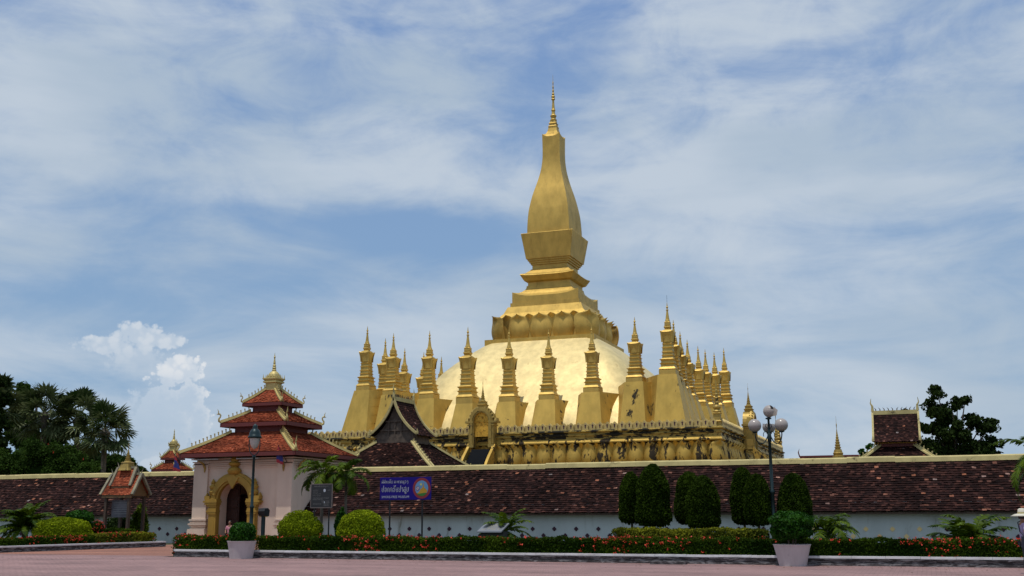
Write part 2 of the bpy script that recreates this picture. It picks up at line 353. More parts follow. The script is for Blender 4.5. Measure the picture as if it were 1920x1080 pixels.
def tiles(mb, E0, E1, T0, T1, rowlen=.18, tw=.16, th=.025, curve=0.0, seed=1, jit=1.0, bright=0.0):
    "overlapping roof tiles on the patch with eave E0-E1 and top T0-T1 (outside seen with E0 on the left)"
    E0, E1, T0, T1 = [np.array(p, float) for p in (E0, E1, T0, T1)]
    r_ = np.random.default_rng(seed); L = (np.linalg.norm(T0-E0)+np.linalg.norm(T1-E1))/2
    n = max(3, int(L/rowlen)); up_ = (T0+T1-E0-E1)/2; al = E1-E0
    nor = np.cross(al, up_); nor /= np.linalg.norm(nor)
    def at_(t):
        s = -curve*L*4*t*(1-t)
        return E0+(T0-E0)*t+nor*s, E1+(T1-E1)*t+nor*s
    Q = []; tt = []
    for i in range(n):
        a0, a1 = at_(i/n); b0, b1 = at_(min(1, (i+1.12)/n))
        wd = np.linalg.norm(a1-a0); k = max(1, int(round(wd/tw)))
        if k <= 0: continue
        sh = (i % 2)*.5
        u = np.clip((np.arange(k+1)+sh)/k, 0, 1) if k > 1 else np.array([0, 1.])
        if k > 1: u = np.unique(np.concatenate([[0.], u]))
        u0, u1 = u[:-1, None], u[1:, None]; m = len(u0)
        lift = (th+r_.normal(0, th*.28*jit, m))[:, None]*nor; lift2 = (th+r_.normal(0, th*.28*jit, m))[:, None]*nor
        drop = r_.normal(0, .014*jit, m)[:, None]*up_/np.linalg.norm(up_)
        p0 = a0+(a1-a0)*u0+lift+drop; p1 = a0+(a1-a0)*u1+lift2+drop; p2 = b0+(b1-b0)*u1; p3 = b0+(b1-b0)*u0
        Q.append(np.stack([p0, p1, p2, p3], 1))
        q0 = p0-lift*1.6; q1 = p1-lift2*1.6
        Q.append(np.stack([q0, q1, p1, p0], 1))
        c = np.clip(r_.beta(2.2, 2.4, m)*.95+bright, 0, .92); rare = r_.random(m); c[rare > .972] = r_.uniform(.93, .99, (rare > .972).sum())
        tt.append(c); tt.append(c*.3)  # risers tinted darker: a shade line painted under each tile row
    Q = np.concatenate(Q); mb.quads(Q, np.concatenate(tt))
    # a solid sheet under the tiles
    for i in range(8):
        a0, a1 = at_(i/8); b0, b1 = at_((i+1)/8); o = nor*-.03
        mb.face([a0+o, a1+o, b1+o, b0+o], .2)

def leafquads(C, size, rg, flat=.0, lng=1.6, nrm=None):
    "leaf-sized rhombs at the points C"
    n = len(C); d = rg.normal(size=(n, 3)); d /= np.linalg.norm(d, axis=1)[:, None]
    if nrm is not None: d = d*(1-flat)+nrm*flat; d /= np.linalg.norm(d, axis=1)[:, None]+1e-9
    a = np.cross(d, rg.normal(size=(n, 3))); a /= np.linalg.norm(a, axis=1)[:, None]+1e-9
    b = np.cross(d, a); s = (size*rg.uniform(.6, 1.3, n))[:, None]
    return np.stack([C-a*s*lng*.5, C+b*s*.5, C+a*s*lng*.5, C-b*s*.5], 1)

# ------------------------------------------------------------------ ground
mb = MB(); mb.face([(-1500, -1500, -.02), (1500, -1500, -.02), (1500, 1500, -.02), (-1500, 1500, -.02)])
struct(mb.build('ground', EARTH))
mb = MB(); mb.face([(-160, -160, 0), (170, -160, 0), (170, -62.0, 0), (3.6, -62.0, 0), (3.6, -61.0, 0), (-6.9, -61.0, 0), (-160, -61.0, 0)])
struct(mb.build('plaza_pavement', PAVE))
mb = MB(); mb.face([(-6.9, -60.996, .004), (3.9, -60.996, .004), (5.2, -46.0, .004), (1, -44.9, .004), (-8, -44.9, .004), (-7.5, -49, .004)])
struct(mb.build('driveway', DRIVE))
# kerb of the planted bed: stepped white masonry
def kerb(path, name, out=1.0, hgt=.29):
    m1, m2 = MB(), MB()
    for i in range(len(path)-1):
        a, b = Vector((*path[i], 0)), Vector((*path[i+1], 0)); d = (b-a).normalized(); n = Vector((-d.y, d.x, 0))*out; L = (b-a).length
        prof = [(0.0, 0), (0.0, .07), (.035, .075), (.035, .17), (-.01, .175), (-.01, .215), (.03, .22)]
        P = [[a+n*q[0]+Vector((0, 0, q[1])), b+n*q[0]+Vector((0, 0, q[1]))] for q in prof]; m1.grid(P)
        m1.face([a+n*.30, b+n*.30, b+n*.30+Vector((0, 0, .22)), a+n*.30+Vector((0, 0, .22))])
        for e in (a, b): m1.face([e, e+n*.3, e+n*.3+Vector((0, 0, .22)), e+Vector((0, 0, .22))])
        # coping slabs
        k = max(1, int(L/1.0))
        for j in range(k):
            p, q = a+d*(L*j/k+.004), a+d*(L*(j+1)/k-.004); dz = random.uniform(-.003, .003)
            m2.poly([p-n*.02+Vector((0, 0, .222+dz)), q-n*.02+Vector((0, 0, .222+dz)), q+n*.32+Vector((0, 0, .222+dz)), p+n*.32+Vector((0, 0, .222+dz))], (0, 0, hgt-.222))
    o = m1.build(name, DIRTYW); struct(o); c = m2.build('coping', KTOP, o)
    return o
kerb([(3.75, -61.5), (4.2, -61.95), (17.5, -62.55), (28, -63.0), (60, -63.0)], 'kerb')
kerb([(-40, -61.0), (-7.2, -60.6), (-6.9, -60.2), (-5.5, -50.0)], 'driveway_kerb')
mb = MB(); mb.face([(4.1, -61.7, .12), (17.5, -62.3, .12), (28, -62.75, .12), (80, -62.75, .12), (80, -44.2, .12), (5.2, -44.2, .12)])
struct(mb.build('garden_soil', EARTH))
# broken paving edge, small slab by the kerb
p = at(1252, 1056, -63.4); mb = MB(); mb.box((p.x, -63.25, .05), (1.15, .35, .1)); tag(mb.build('stone_step', DIRTYW), 'low worn stone step lying against the kerb under the clipped trees', 'step')

# ------------------------------------------------------------------ cloister wall
YE, YW, YR, ZE, ZR = -43.9, -43.35, -40.9, 1.66, 4.12
def vent_mb():
    m = MB(); r = .105
    for (dx, dz) in ((0, 1), (1, 0), (0, -1), (-1, 0)):
        m.lathe([(0.075, -.012), (.075, .0)], (0, 0, 0), 10) if 0 else None
    pts = []
    for k in range(32):
        a = 2*PI*k/32; q = r*(.78+.30*abs(math.cos(2*a))); pts.append((q*math.cos(a), 0, q*math.sin(a)))
    m.poly(pts, (0, .05, 0)); return m
V_DARK = vent_mb().build('vent', RECESS); V_LIT = vent_mb().build('vent', mat('sunlit_vent_fill', (.85, .62, .28), .7)); vlist = []  # ochre plates paint the light showing in some vent holes
def cloister(x0, x1, label, vents):
    t = thing('cloister_wall', label, 'wall', (0, 0, 0))
    m = MB(); m.box(((x0+x1)/2, (YW+.25), 1.05), (x1-x0, .5, 2.1)); m.box(((x0+x1)/2, -38.6, 1.3), (x1-x0, .4, 2.6)); m.build('wall', WHITE, t)
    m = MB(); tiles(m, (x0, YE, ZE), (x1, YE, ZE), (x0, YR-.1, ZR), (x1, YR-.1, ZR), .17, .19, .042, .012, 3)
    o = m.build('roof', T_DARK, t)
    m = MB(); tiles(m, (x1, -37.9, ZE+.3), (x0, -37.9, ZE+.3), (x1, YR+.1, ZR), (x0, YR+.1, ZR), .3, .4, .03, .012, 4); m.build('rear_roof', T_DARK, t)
    m = MB(); k = int((x1-x0)/2.2)
    for i in range(k):
        a, b = x0+(x1-x0)*i/k, x0+(x1-x0)*(i+1)/k; h = random.uniform(-.025, .025)
        m.poly([(a, YR-.24, ZR-.05+h), (a, YR+.24, ZR-.05+h), (a, YR+.20, ZR+.17+h), (a, YR+.08, ZR+.235+h), (a, YR-.08, ZR+.235+h), (a, YR-.20, ZR+.17+h)], (b-a, 0, 0))
    m.build('ridge_cap', G_CREAM, t)
    m = MB(); m.box(((x0+x1)/2, YE+.1, ZE-.075), (x1-x0, .06, .09)); m.build('eave_board', WOOD, t)
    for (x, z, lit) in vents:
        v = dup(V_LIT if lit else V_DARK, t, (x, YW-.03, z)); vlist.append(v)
    return t
vr = []
x = 1.9; i = 0
while x < 37:
    u = 700+(x-3.28)/.0316
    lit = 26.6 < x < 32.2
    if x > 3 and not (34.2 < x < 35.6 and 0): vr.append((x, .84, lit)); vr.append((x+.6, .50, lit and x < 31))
    x += 1.2
vl = []; x = -24.9
while x < -8.6: vl.append((x, .84, False)); vl.append((x+.62, .52, False)); x += 1.25
cloister(-34, -8.0, 'long white wall left of the gatehouse under a dark tiled roof', [v for v in vl if v[0] < -8.3])
cloister(-1.05, 47, 'long white wall right of the gatehouse under a dark tiled roof with cream ridge', vr)
bpy.data.objects.remove(V_DARK); bpy.data.objects.remove(V_LIT)

lv = MB(); rgl = np.random.default_rng(77); nL = 420
PL_ = np.stack([rgl.uniform(-4, 40, nL), -62.9-np.abs(rgl.normal(0, 1.6, nL)), rgl.uniform(.006, .02, nL)], 1); PL_[:, 1] -= np.clip((PL_[:, 0]-17)/11, 0, 1)*.45
Q_ = leafquads(PL_, .05, rgl, .9, 1.8, np.array([[0, 0, 1.]]*nL)); lv.quads(Q_, rgl.random(nL)); tag(lv.build('fallen_leaves', leafmat('dry_leaves', (.05, .03, .012), (.22, .13, .05), trans=0)), kind='stuff')
# ------------------------------------------------------------------ the great stupa
ST = thing('great_stupa', 'huge golden stupa with a tall curved spire rising behind the tiled wall', 'stupa')
H = 18.55
m = MB()
m.box((0, 0, 1.2), (62, 62, 2.4)); m.build('first_terrace', G_DARK, ST)
m = MB(); m.sq([(18.9, 2.3), (18.9, 4.9), (18.6, 5.0), (18.15, 5.05), (18.15, 6.7), (18.4, 6.86), (18.72, 6.90), (18.72, 6.98), (18.62, 7.16), (18.6, 7.2)]); m.build('terrace_wall', G_DARK, ST)
m = MB(); m.sq([(18.56, 7.19), (18.56, 7.42), (18.7, 7.44), (18.7, 7.52), (18.6, 7.54), (18.6, 7.66), (18.82, 7.72), (18.82, 7.80), (18.72, 7.86), (18.0, 7.87)]); m.build('parapet_base', G_BAND, ST)
m = MB(); m.box((0, 0, 7.80), (36.6, 36.6, .2)); m.build('terrace_floor', mat('terrace_paving', (.50, .38, .17), .8, build=varied((.54, .42, .20), (.40, .31, .15), .7)), ST)  # hidden floor, added in a warm tone to bounce light onto the piers
# merlons
def merlon_mb():
    m = MB(); w, h, d = .235, .50, .14; o = [(-w, 0), (w, 0), (w*.86, h*.30), (w*1.05, h*.58), (0, h), (-w*1.05, h*.58), (-w*.86, h*.30)]
    m.poly([(p[0], -d, p[1]) for p in o], (0, 2*d, 0)); m.box((.285, .02, .2), (.10, .16, .40))
    return m
def merlon_hole():
    m = MB(); m.poly([(-.035, -.146, .10), (.035, -.146, .10), (.05, -.146, .25), (.08, -.146, .29), (0, -.146, .36), (-.08, -.146, .29), (-.05, -.146, .25)], (0, .012, 0)); return m
MERL = merlon_mb().build('merlon', G_MER, ST); MH = merlon_hole().build('slot', RECESS, MERL); MERL.scale = (1, 1, 1.16)
npt = 64; st_ = 2*(H-.15)/npt; first = True; cnt = 0; rest = MB()
def restmerlon(px, py, rz):
    c, s = math.cos(rz), math.sin(rz); w, h, d = .235, .5, .14
    o = [(-w, 0), (w, 0), (w*.86, h*.30), (w*1.05, h*.58), (0, h), (-w*1.05, h*.58), (-w*.86, h*.30)]
    rest.poly([(px+q[0]*c+d*s, py+q[0]*s-d*c, 7.87+q[1]*1.16) for q in o], (-2*d*s, 2*d*c, 0))
for i in range(npt):
    q = -(H-.15)+st_*(i+.5)
    if abs(q) > 1.15 and i > 6:      # front, with the gap of the gate
        if first: MERL.location = (q, -H, 7.87); first = False
        else: dup(MERL, ST, (q, -H, 7.87), 0)
        cnt += 1
    elif abs(q) > 1.15: restmerlon(q, -H, 0)
for i in range(npt):
    q = -(H-.15)+st_*(i+.5)
    if cnt < 98 and not (-8 < q < -5.4): dup(MERL, ST, (H, q, 7.87), PI/2); cnt += 1
    elif not (-8 < q < -5.4): restmerlon(H, q, PI/2)
    restmerlon(-H, q, -PI/2); restmerlon(q, H, PI)
tag(rest.build('far_merlons', G_MER, ST), kind='stuff')
# petals
def petal_mb(W_, Ht, depth, lip, thick=.05, narrow=False):
    m = MB(); nu, nv = 12, 16; P = []
    for j in range(nv+1):
        v = j/nv
        wv = (.72+.26*math.sin(min(v/.5, 1)*PI/2))*max(0.0, 1-max(0, (v-.60)/.40)**3.0)**.5
        if narrow: wv = .45+.55*v if v < .9 else (.945)*(1-((v-.9)/.1)**2*.55)
        row = []
        for i in range(nu+1):
            u = 2*i/nu-1
            o = depth*(.55+.45*math.sin(min(1, v*1.5)*PI/2+.25)-.85*max(0, v-.35)**1.3)*(1-.62*u*u)
            l = max(0, (v-.74)/.26); o += lip*l*l*(1-.40*abs(u))
            z = Ht*v + (lip*.16*l*l*(1-abs(u)) if not narrow else lip*.12*l*(1-abs(u)))
            row.append((u*W_/2*wv, -o, z))
        P.append(row)
    m.grid(P)
    B = [[(p[0]*.9, p[1]+thick, p[2]-.0) for p in r] for r in P]; m.grid([r[::-1] for r in B])
    for e in (0, -1): m.grid([[r[e] for r in P], [r[e] for r in B]])
    m.grid([P[-1], B[-1]])
    return m
def petal_ring(base, half, n_side, W_, Ht, depth, lip, mtl, sides, parent):
    pf = petal_mb(W_*1.0, Ht, depth, lip).build('petal', mtl, parent, True)
    pb = petal_mb(W_*.52, Ht*.985, depth*.34, lip*1.1, narrow=True).build('inner_petal', mtl, parent, True)
    f1 = f2 = True
    for sd in sides:
        for k in range(n_side+1):
            q = -half+2*half*k/n_side
            rot = {'f': 0, 'r': PI/2, 'b': PI, 'l': -PI/2}[sd]
            c, s = math.cos(rot), math.sin(rot)
            def pl(o, q, h, rz, fst, sc=None):
                loc = (q*c+h*s, q*s-h*c, base)
                if fst: o.location = loc; o.rotation_euler.z = rz; return o
                return dup(o, parent, loc, rz, sc)
            if k == n_side:
                if sd != 'l' or True: pl(pf, half-.06*W_, half-.06*W_, rot+PI/4, False, (1.18, 1, 1.0))
            elif k > 0 or (sd == 'f'):
                if k == 0: pl(pf, -half+.06*W_, half-.06*W_, rot-PI/4, False, (1.18, 1, 1.0))
                else: pl(pf, q, half, rot, f1); f1 = False
            if k < n_side: pl(pb, q+half/n_side, half, rot, f2); f2 = False
petal_ring(4.95, 18.22, 30, 1.24, 1.93, .60, .40, G_DARK, 'fr', ST)
# dome
m = MB(); prof = [(13.6, 7.8), (13.2, 9.0), (12.5, 10.2), (11.55, 11.3), (10.85, 11.95), (10.2, 12.7), (9.55, 13.5), (8.75, 14.3), (7.9, 15.15), (7.0, 15.95), (6.0, 16.75), (5.4, 17.2)]
P = []
for h, z in prof:
    ring = []; e = 9.0 if h < 9 else 7.0
    for k in range(96):
        a = 2*PI*k/96+PI/4; c, s = math.cos(a), math.sin(a); r = 1/((abs(c)**e+abs(s)**e)**(1/e)); ring.append((h*r*c*1.01, h*r*s*1.01, z))
    P.append(ring)
m.grid(P, closev=True); m.face(P[-1]); m.build('dome', G_DOME, ST, True)
# lotus, base slabs, tiers, bottle and finial
m = MB(); m.sq([(5.31, 16.9), (5.31, 17.56), (4.3, 17.6), (4.2, 19.72)], cap=False); m.build('lotus_plinth', G_TOP, ST)
petal_ring(17.57, 4.38, 4, 2.28, 2.26, .62, .50, G_TOP, 'frbl', ST)
m = MB(); m.sq([(4.15, 19.4), (4.3, 19.72), (4.15, 19.95), (3.92, 20.2), (3.62, 20.86), (3.43, 20.88), (3.43, 21.27), (3.29, 21.29)], n=1)
m.sq([(3.29, 21.28), (3.29, 21.9, .45), (3.16, 21.95, .38), (2.8, 22.2, .15), (2.55, 22.5), (2.28, 22.75), (2.2, 23.0), (2.2, 23.1), (2.1, 23.12), (2.1, 23.46)], n=16, p=4)
m.build('stepped_base', G_TOP, ST)
m = MB(); m.sq([(2.1, 23.44), (2.38, 23.56), (2.72, 24.02, .14), (2.68, 24.08, .14), (2.3, 24.3, .05), (1.98, 24.62), (1.84, 24.78), (1.76, 24.8), (1.76, 25.2), (1.88, 25.22), (1.88, 25.38), (2.0, 25.4), (2.0, 25.56), (2.12, 25.58), (2.12, 25.76)], n=10, p=4); m.build('cornice', G_TOP, ST)
m = MB(); m.sq([(2.24, 25.76), (2.62, 28.2), (2.6, 28.24), (2.0, 28.26)]); m.build('block', G_TOP, ST)
bot = [(2.13, 28.24), (2.13, 28.8), (2.10, 29.5), (2.06, 30.1), (2.0, 30.7), (1.88, 31.4), (1.74, 32.1), (1.58, 32.75), (1.40, 33.4), (1.22, 34.1), (1.07, 34.8), (.965, 35.5), (.90, 36.3), (.89, 37.2), (.90, 38.0), (.915, 38.45, .32)]
def cr(P, k=4):
    o = []
    for i in range(len(P)-1):
        p0, p1, p2, p3 = [tuple(P[min(max(j, 0), len(P)-1)])+(0,)*(3-len(P[min(max(j, 0), len(P)-1)])) for j in (i-1, i, i+1, i+2)]
        for q in range(k):
            t = q/k; o.append(tuple(.5*((2*p1[a])+(-p0[a]+p2[a])*t+(2*p0[a]-5*p1[a]+4*p2[a]-p3[a])*t*t+(-p0[a]+3*p1[a]-3*p2[a]+p3[a])*t**3) for a in range(3)))
    return o+[tuple(P[-1])]
m = MB(); m.sq(cr(bot), n=12, p=3.2, cap=False); m.sq([(.915, 38.45, .32), (.86, 38.46, .27), (.62, 38.75, .08), (.5, 39.1), (.42, 39.45), (.42, 39.6)], n=12, p=3.2); m.build('bottle_spire', G_TOP, ST)
m = MB(); m.sq([(.40, 39.58), (.44, 39.66), (.34, 39.8), (.34, 39.92), (.40, 39.98), (.30, 40.1), (.28, 40.3)])
m.lathe([(.3, 40.3), (.36, 40.4), (.22, 40.55), (.27, 40.72), (.33, 40.85), (.2, 41.0), (.16, 41.3), (.22, 41.45), (.16, 41.6), (.12, 42.1), (.1, 42.5), (.2, 42.62), (.13, 42.75), (.2, 42.9), (.1, 43.05), (.14, 43.2), (.07, 43.35), (.1, 43.55), (.05, 43.7), (.08, 43.95), (.035, 44.1), (.06, 44.4), (.02, 44.6), (.01, 45.3)], n=12)
m.build('finial', G_TRIM, ST)
# the ring of small stupas
def shaft_mb():
    m = MB()
    m.sq([(.74, -.1), (.74, .40), (.70, .44), (.76, .50), (.60, .72), (.58, .84), (.58, .90), (.69, 1.02), (.57, 1.06), (.55, 1.24), (.69, 1.38), (.54, 1.43), (.48, 1.5), (.455, 1.66), (.53, 1.74), (.455, 1.78), (.445, 1.98), (.52, 2.06), (.44, 2.1), (.43, 2.38), (.505, 2.46), (.42, 2.5), (.41, 2.72), (.475, 2.79), (.40, 2.83), (.40, 2.9), (.45, 3.15), (.50, 3.45), (.60, 3.86, .10), (.56, 3.92, .08), (.46, 3.92), (.40, 4.03), (.26, 4.12), (.2, 4.2)], n=6, p=3)
    # raised leaves at the corners and faces of the capital
    for k in range(4):
        for (off, hh) in ((0, 0), (PI/4, .10)):
            a = k*PI/2+off; c, s = math.cos(a), math.sin(a); rr = .50 if off == 0 else .68; ww = .26 if off == 0 else .16
            P = [[(c*(rr-.06+.10*v*v+(0 if off == 0 else .05*v)) - s*u*ww*(1-v**2.5)**.6, s*(rr-.06+.10*v*v+(0 if off == 0 else .05*v)) + c*u*ww*(1-v**2.5)**.6, 2.95+(.95+hh)*v) for u in (-1, -.5, 0, .5, 1)] for v in [j/6 for j in range(7)]]
            P = [[(p[0]+c*.05*(1-abs(u)), p[1]+s*.05*(1-abs(u)), p[2]) for p, u in zip(r, (-1, -.5, 0, .5, 1))] for r in P]; m.grid(P)
    return m
def fin_mb():
    m = MB(); m.sq([(.2, 4.15), (.26, 4.24), (.30, 4.34), (.28, 4.42), (.21, 4.46), (.24, 4.52), (.235, 4.72), (.255, 4.78), (.2, 4.84)])
    m.lathe([(.24, 4.84), (.225, 4.92), (.17, 5.1), (.12, 5.5), (.075, 5.86), (.12, 5.9), (.12, 5.95), (.06, 5.98), (.05, 6.08), (.10, 6.16), (.10, 6.2), (.05, 6.3), (.012, 6.66)], n=10)
    for k in range(4):
        a = k*PI/2+PI/4; m.box((math.cos(a)*.34, math.sin(a)*.34, 4.42), (.06, .06, .22), a, taper=.1)
    return m
SH = shaft_mb().build('small_stupa', G_TRIM, ST); FN = fin_mb().build('small_finial', G_TRIM, SH)
SHB = None
def buttress(c, side, top):
    "battered gold pier under a small stupa; side f/r/l or corner fr/fl; local coords relative to c"
    m = MB(); zb = 7.8
    if len(side) == 1:
        def ring(z):
            t = (z-zb)/(top-zb); fr = lerp(1.62, .74, t); w = lerp(1.12, .76, t); dp = 3.2; fl = .445*(fr+dp)
            return [(-w, -fr), (w, -fr), (w+fl, dp), (-w-fl, dp)]
    else:
        def ring(z):
            t = (z-zb)/(top-zb); f0 = lerp(1.7, .76, t); w = lerp(1.0, .76, t)
            return [(-w, -f0), (f0, -f0), (f0, w), (-2.6, w+4.3), (-5.2, 3.6), (-w-2.9, 3.4)]
    mir = -1 if side == 'fl' else 1; rot = {'f': 0, 'r': PI/2, 'l': -PI/2, 'fr': 0, 'fl': 0, 'br': PI/2}[side]; cc, ss = math.cos(rot), math.sin(rot)
    P = []
    for z in [zb+(top-zb)*k/6 for k in range(7)]:
        r = [(x*mir, y) for x, y in ring(z)]
        if mir < 0: r = r[::-1]
        P.append([(x*cc-y*ss, x*ss+y*cc, z-top) for x, y in r])
    m.grid(P, closev=True); m.face(P[-1])
    return m
rows = [(-13.55, -13.0, 'fl', 12.35, 18.2), (-10.92, -12.95, 'f', 11.85, 17.41), (-7.43, -12.9, 'f', 11.38, 17.43), (-3.82, -12.9, 'f', 10.9, 17.53), (0, -12.9, 'f', 10.82, 17.15),
        (3.49, -12.9, 'f', 10.86, 16.9), (7.33, -12.9, 'f', 11.32, 16.96), (10.98, -12.95, 'f', 12.0, 17.39), (13.7, -12.95, 'fr', 12.47, 18.45)]
rows += [(13.8, y, 'r', b, z) for y, b, z in ((-11.0, 11.8, 17.3), (-8.6, 11.4, 16.7), (-5.6, 11.1, 16.45), (-.66, 11.0, 16.6), (2.9, 11.1, 16.76), (7.75, 11.5, 17.15), (13.6, 12.2, 18.4))]
rows += [(-13.6, y, 'l', b, z) for y, b, z in ((-9.3, 11.6, 17.65), (-5.3, 11.2, 17.3), (-.9, 11.0, 17.5), (3.3, 11.0, 17.6), (9.0, 11.3, 17.5))]
COPIES = [SH]+[dup(SH, ST) for _ in rows[1:]]
for i, (x, y, sd, b, z) in enumerate(rows):
    s = (z-b)/6.66; sx_ = min(1.06, max(.9, s*1.02)) * random.uniform(.98, 1.02)
    o = COPIES[i]
    o.location = (x, y, b); o.scale = (sx_, sx_, s); o.rotation_euler = (random.uniform(-.007, .007), random.uniform(-.007, .007), random.uniform(-.02, .02))
    bt = buttress(None, sd if not (sd == 'r' and y > 13) else 'br', b).build('buttress', G_BUT, o)
    bt.scale = (1/sx_, 1/sx_, 1/s)
    if sd == 'fr':
        mm = MB(); mm.tube([(0, 0, 6.6), (0, 0, 7.3)], .012, 5); mm.build('rod', IRON, o)
# corner pinnacles and gates on the terrace
def pinn_mb(sc=1):
    m = MB(); m.sq([(.34, -.85), (.34, -.75), (.26, -.7), (.26, .35), (.34, .42), (.25, .5), (.25, .95), (.32, 1.0), (.26, 1.05)], n=1)
    m.lathe([(.26, 1.0), (.33, 1.15), (.2, 1.3), (.3, 1.42), (.3, 1.5), (.17, 1.62), (.15, 1.75), (.2, 1.8), (.12, 1.88), (.13, 2.1), (.16, 2.14), (.1, 2.2), (.12, 2.42), (.08, 2.5), (.09, 2.7), (.05, 2.8), (.05, 3.0), (.01, 3.4)], n=10)
    return m
pn = pinn_mb().build('pinnacle', G_SPIRE, ST); pn.location = (18.35, -18.35, 7.8)
for q in ((18.35, 18.35), (-18.35, -18.35), (-18.35, 18.35)): dup(pn, ST, (q[0], q[1], 7.8))
def arch_pts(w, h, spring, n=14, pw=1.0):
    "arch outline points from left foot to right foot"
    P = [(-w, 0)]
    for k in range(n+1):
        a = PI-PI*k/n; P.append((w*math.cos(a), spring+(h-spring)*math.sin(a)**pw))
    return P+[(w, 0)]
def arch_ring(m, wi, hi, wo, ho, spring, y0, y1, so_=None):
    A = arch_pts(wi, hi, spring); B = arch_pts(wo, ho, so_ or spring)
    m.grid([[(p[0], y0, p[1]) for p in A], [(p[0], y0, p[1]) for p in B], [(p[0], y1, p[1]) for p in B], [(p[0], y1, p[1]) for p in A]], closeu=True)
def spirelet(m, c, h, r, n=12, sq_base=True):
    k = h; P = [(r, 0), (r, k*.02)]; z = .02; rr = r
    for i in range(9):
        t = i/9; q = r*(1-t)**1.25*.78+.02*r; P += [(q*1.12, k*(.06+t*.62)), (q*1.12, k*(.075+t*.62)), (q*.78, k*(.085+t*.62)), (q*.8, k*(.11+t*.62))]
    P += [(r*.09, k*.72), (r*.12, k*.76), (r*.04, k*.80), (r*.02, k)]
    m.lathe(P, c, n)
def stupa_gate(nm, loc, rz):
    g = MB()
    for s in (-1, 1):
        g.box((s*.86, 0, 1.0), (.36, .8, 2.0)); g.box((s*.86, -.02, .12), (.5, .95, .24)); g.box((s*.86, -.02, .34), (.42, .88, .1)); g.box((s*.9, -.02, 1.75), (.46, .92, .1)); g.box((s*.98, -.02, 1.98), (.66, .98, .16)); g.box((s*1.2, -.1, 2.16), (.24, .6, .26), taper=.7)
        for k in range(5):   # flame ornaments up the arch
            a = .25+.26*k; g.box((s*1.02*math.cos(a), -.25, 2.2+1.0*math.sin(a)), (.16, .3, .30-.02*k), ry=-s*a*.6, taper=.3)
        g.box((s*.98, -.1, 2.45), (.22, .5, .35), taper=.5)
    arch_ring(g, .62, 2.75, .98, 3.18, 2.0, -.42, .42)
    arch_ring(g, .72, 2.86, .88, 3.06, 2.05, -.50, -.40)
    g.sq([(.40, 2.95), (.42, 3.1), (.30, 3.14), (.34, 3.3), (.38, 3.36), (.27, 3.4), (.27, 3.55), (.31, 3.62), (.2, 3.66)], n=1)
    spirelet(g, (0, 0, 3.62), 1.95, .22)
    o = g.build('terrace_gate', G_SPIRE, ST); o.location = loc; o.rotation_euler.z = rz
    d = MB(); d.box((0, -.26, 2.0), (1.26, .05, .05)); P = [(q[0], -.24, q[1]) for q in arch_pts(.62, 2.75, 2.0)]; d.poly(P[1:-1], (0, .3, 0)); d.box((0, -.18, 1.45), (1.26, .1, 1.2))
    d.build('door', gold('door_gold', (.75, .42, .06), .4, .4, (.30, .15, .02), (.5, .6), 6, 1, bump=.8), o)
    st = MB()
    for k in range(11): st.box((0, -.45-.24*k, -.15-.22*k-.9), (1.5, .26, 1.8))
    st.build('stairs', BLACKM, o)
    for s in (-1, 1):
        rl = MB(); P = []
        for k in range(9):
            t = k/8; P.append((s*.95, -.35-2.7*t, .25-2.3*t**.8+.25*math.sin(t*PI*1.5)*.6))
        P += [(s*.95, -3.05, -3), (s*.95, -.35, -3)]; rl.poly(P, (s*.22, 0, 0)); rl.build('stair_rail', G_DARK, o)
stupa_gate('g', (0, -18.9, 6.72), 0); stupa_gate('g', (19.0, -6.8, 6.72), PI/2)

# ------------------------------------------------------------------ tiered gatehouses
def naga(m, base, ang, h, flip=1):
    "a rearing serpent finial leaning outward along the heading ang"
    c, s = math.cos(ang), math.sin(ang)
    pr = [(-.35, -.05), (-.05, -.02), (.16, .10), (.20, .30), (.06, .50), (.02, .66), (.14, .80), (.28, .86), (.24, 1.0), (.30, 1.14), (.36, 1.28)]
    rd = [.10, .12, .12, .09, .075, .07, .085, .06, .05, .03, .008]
    m.tube([(base[0]+c*p[0]*h, base[1]+s*p[0]*h, base[2]+p[1]*h) for p in pr], [r*h for r in rd], 7)
    m.tube([(base[0]+c*.14*h, base[1]+s*.14*h, base[2]+.80*h), (base[0]+c*.34*h, base[1]+s*.34*h, base[2]+.74*h), (base[0]+c*.44*h, base[1]+s*.44*h, base[2]+.80*h)], [.06*h, .045*h, .01*h], 6)
def hooks(m, a, b, n, hh, w=.07):
    a, b = Vector(a), Vector(b); d = (b-a); dh = Vector((d.x, d.y, 0)).normalized(); sd = Vector((-dh.y, dh.x, 0))
    for i in range(n):
        p = a+d*((i+.5)/n)
        o = [(-.3, 0), (.3, 0), (.32, .55), (.62, .85), (.30, 1.0), (-.25, .92), (-.2, .5)]
        m.poly([p + dh*(-q[0]*hh*.55) + Vector((0, 0, q[1]*hh)) - sd*w/2 for q in o], sd*w)
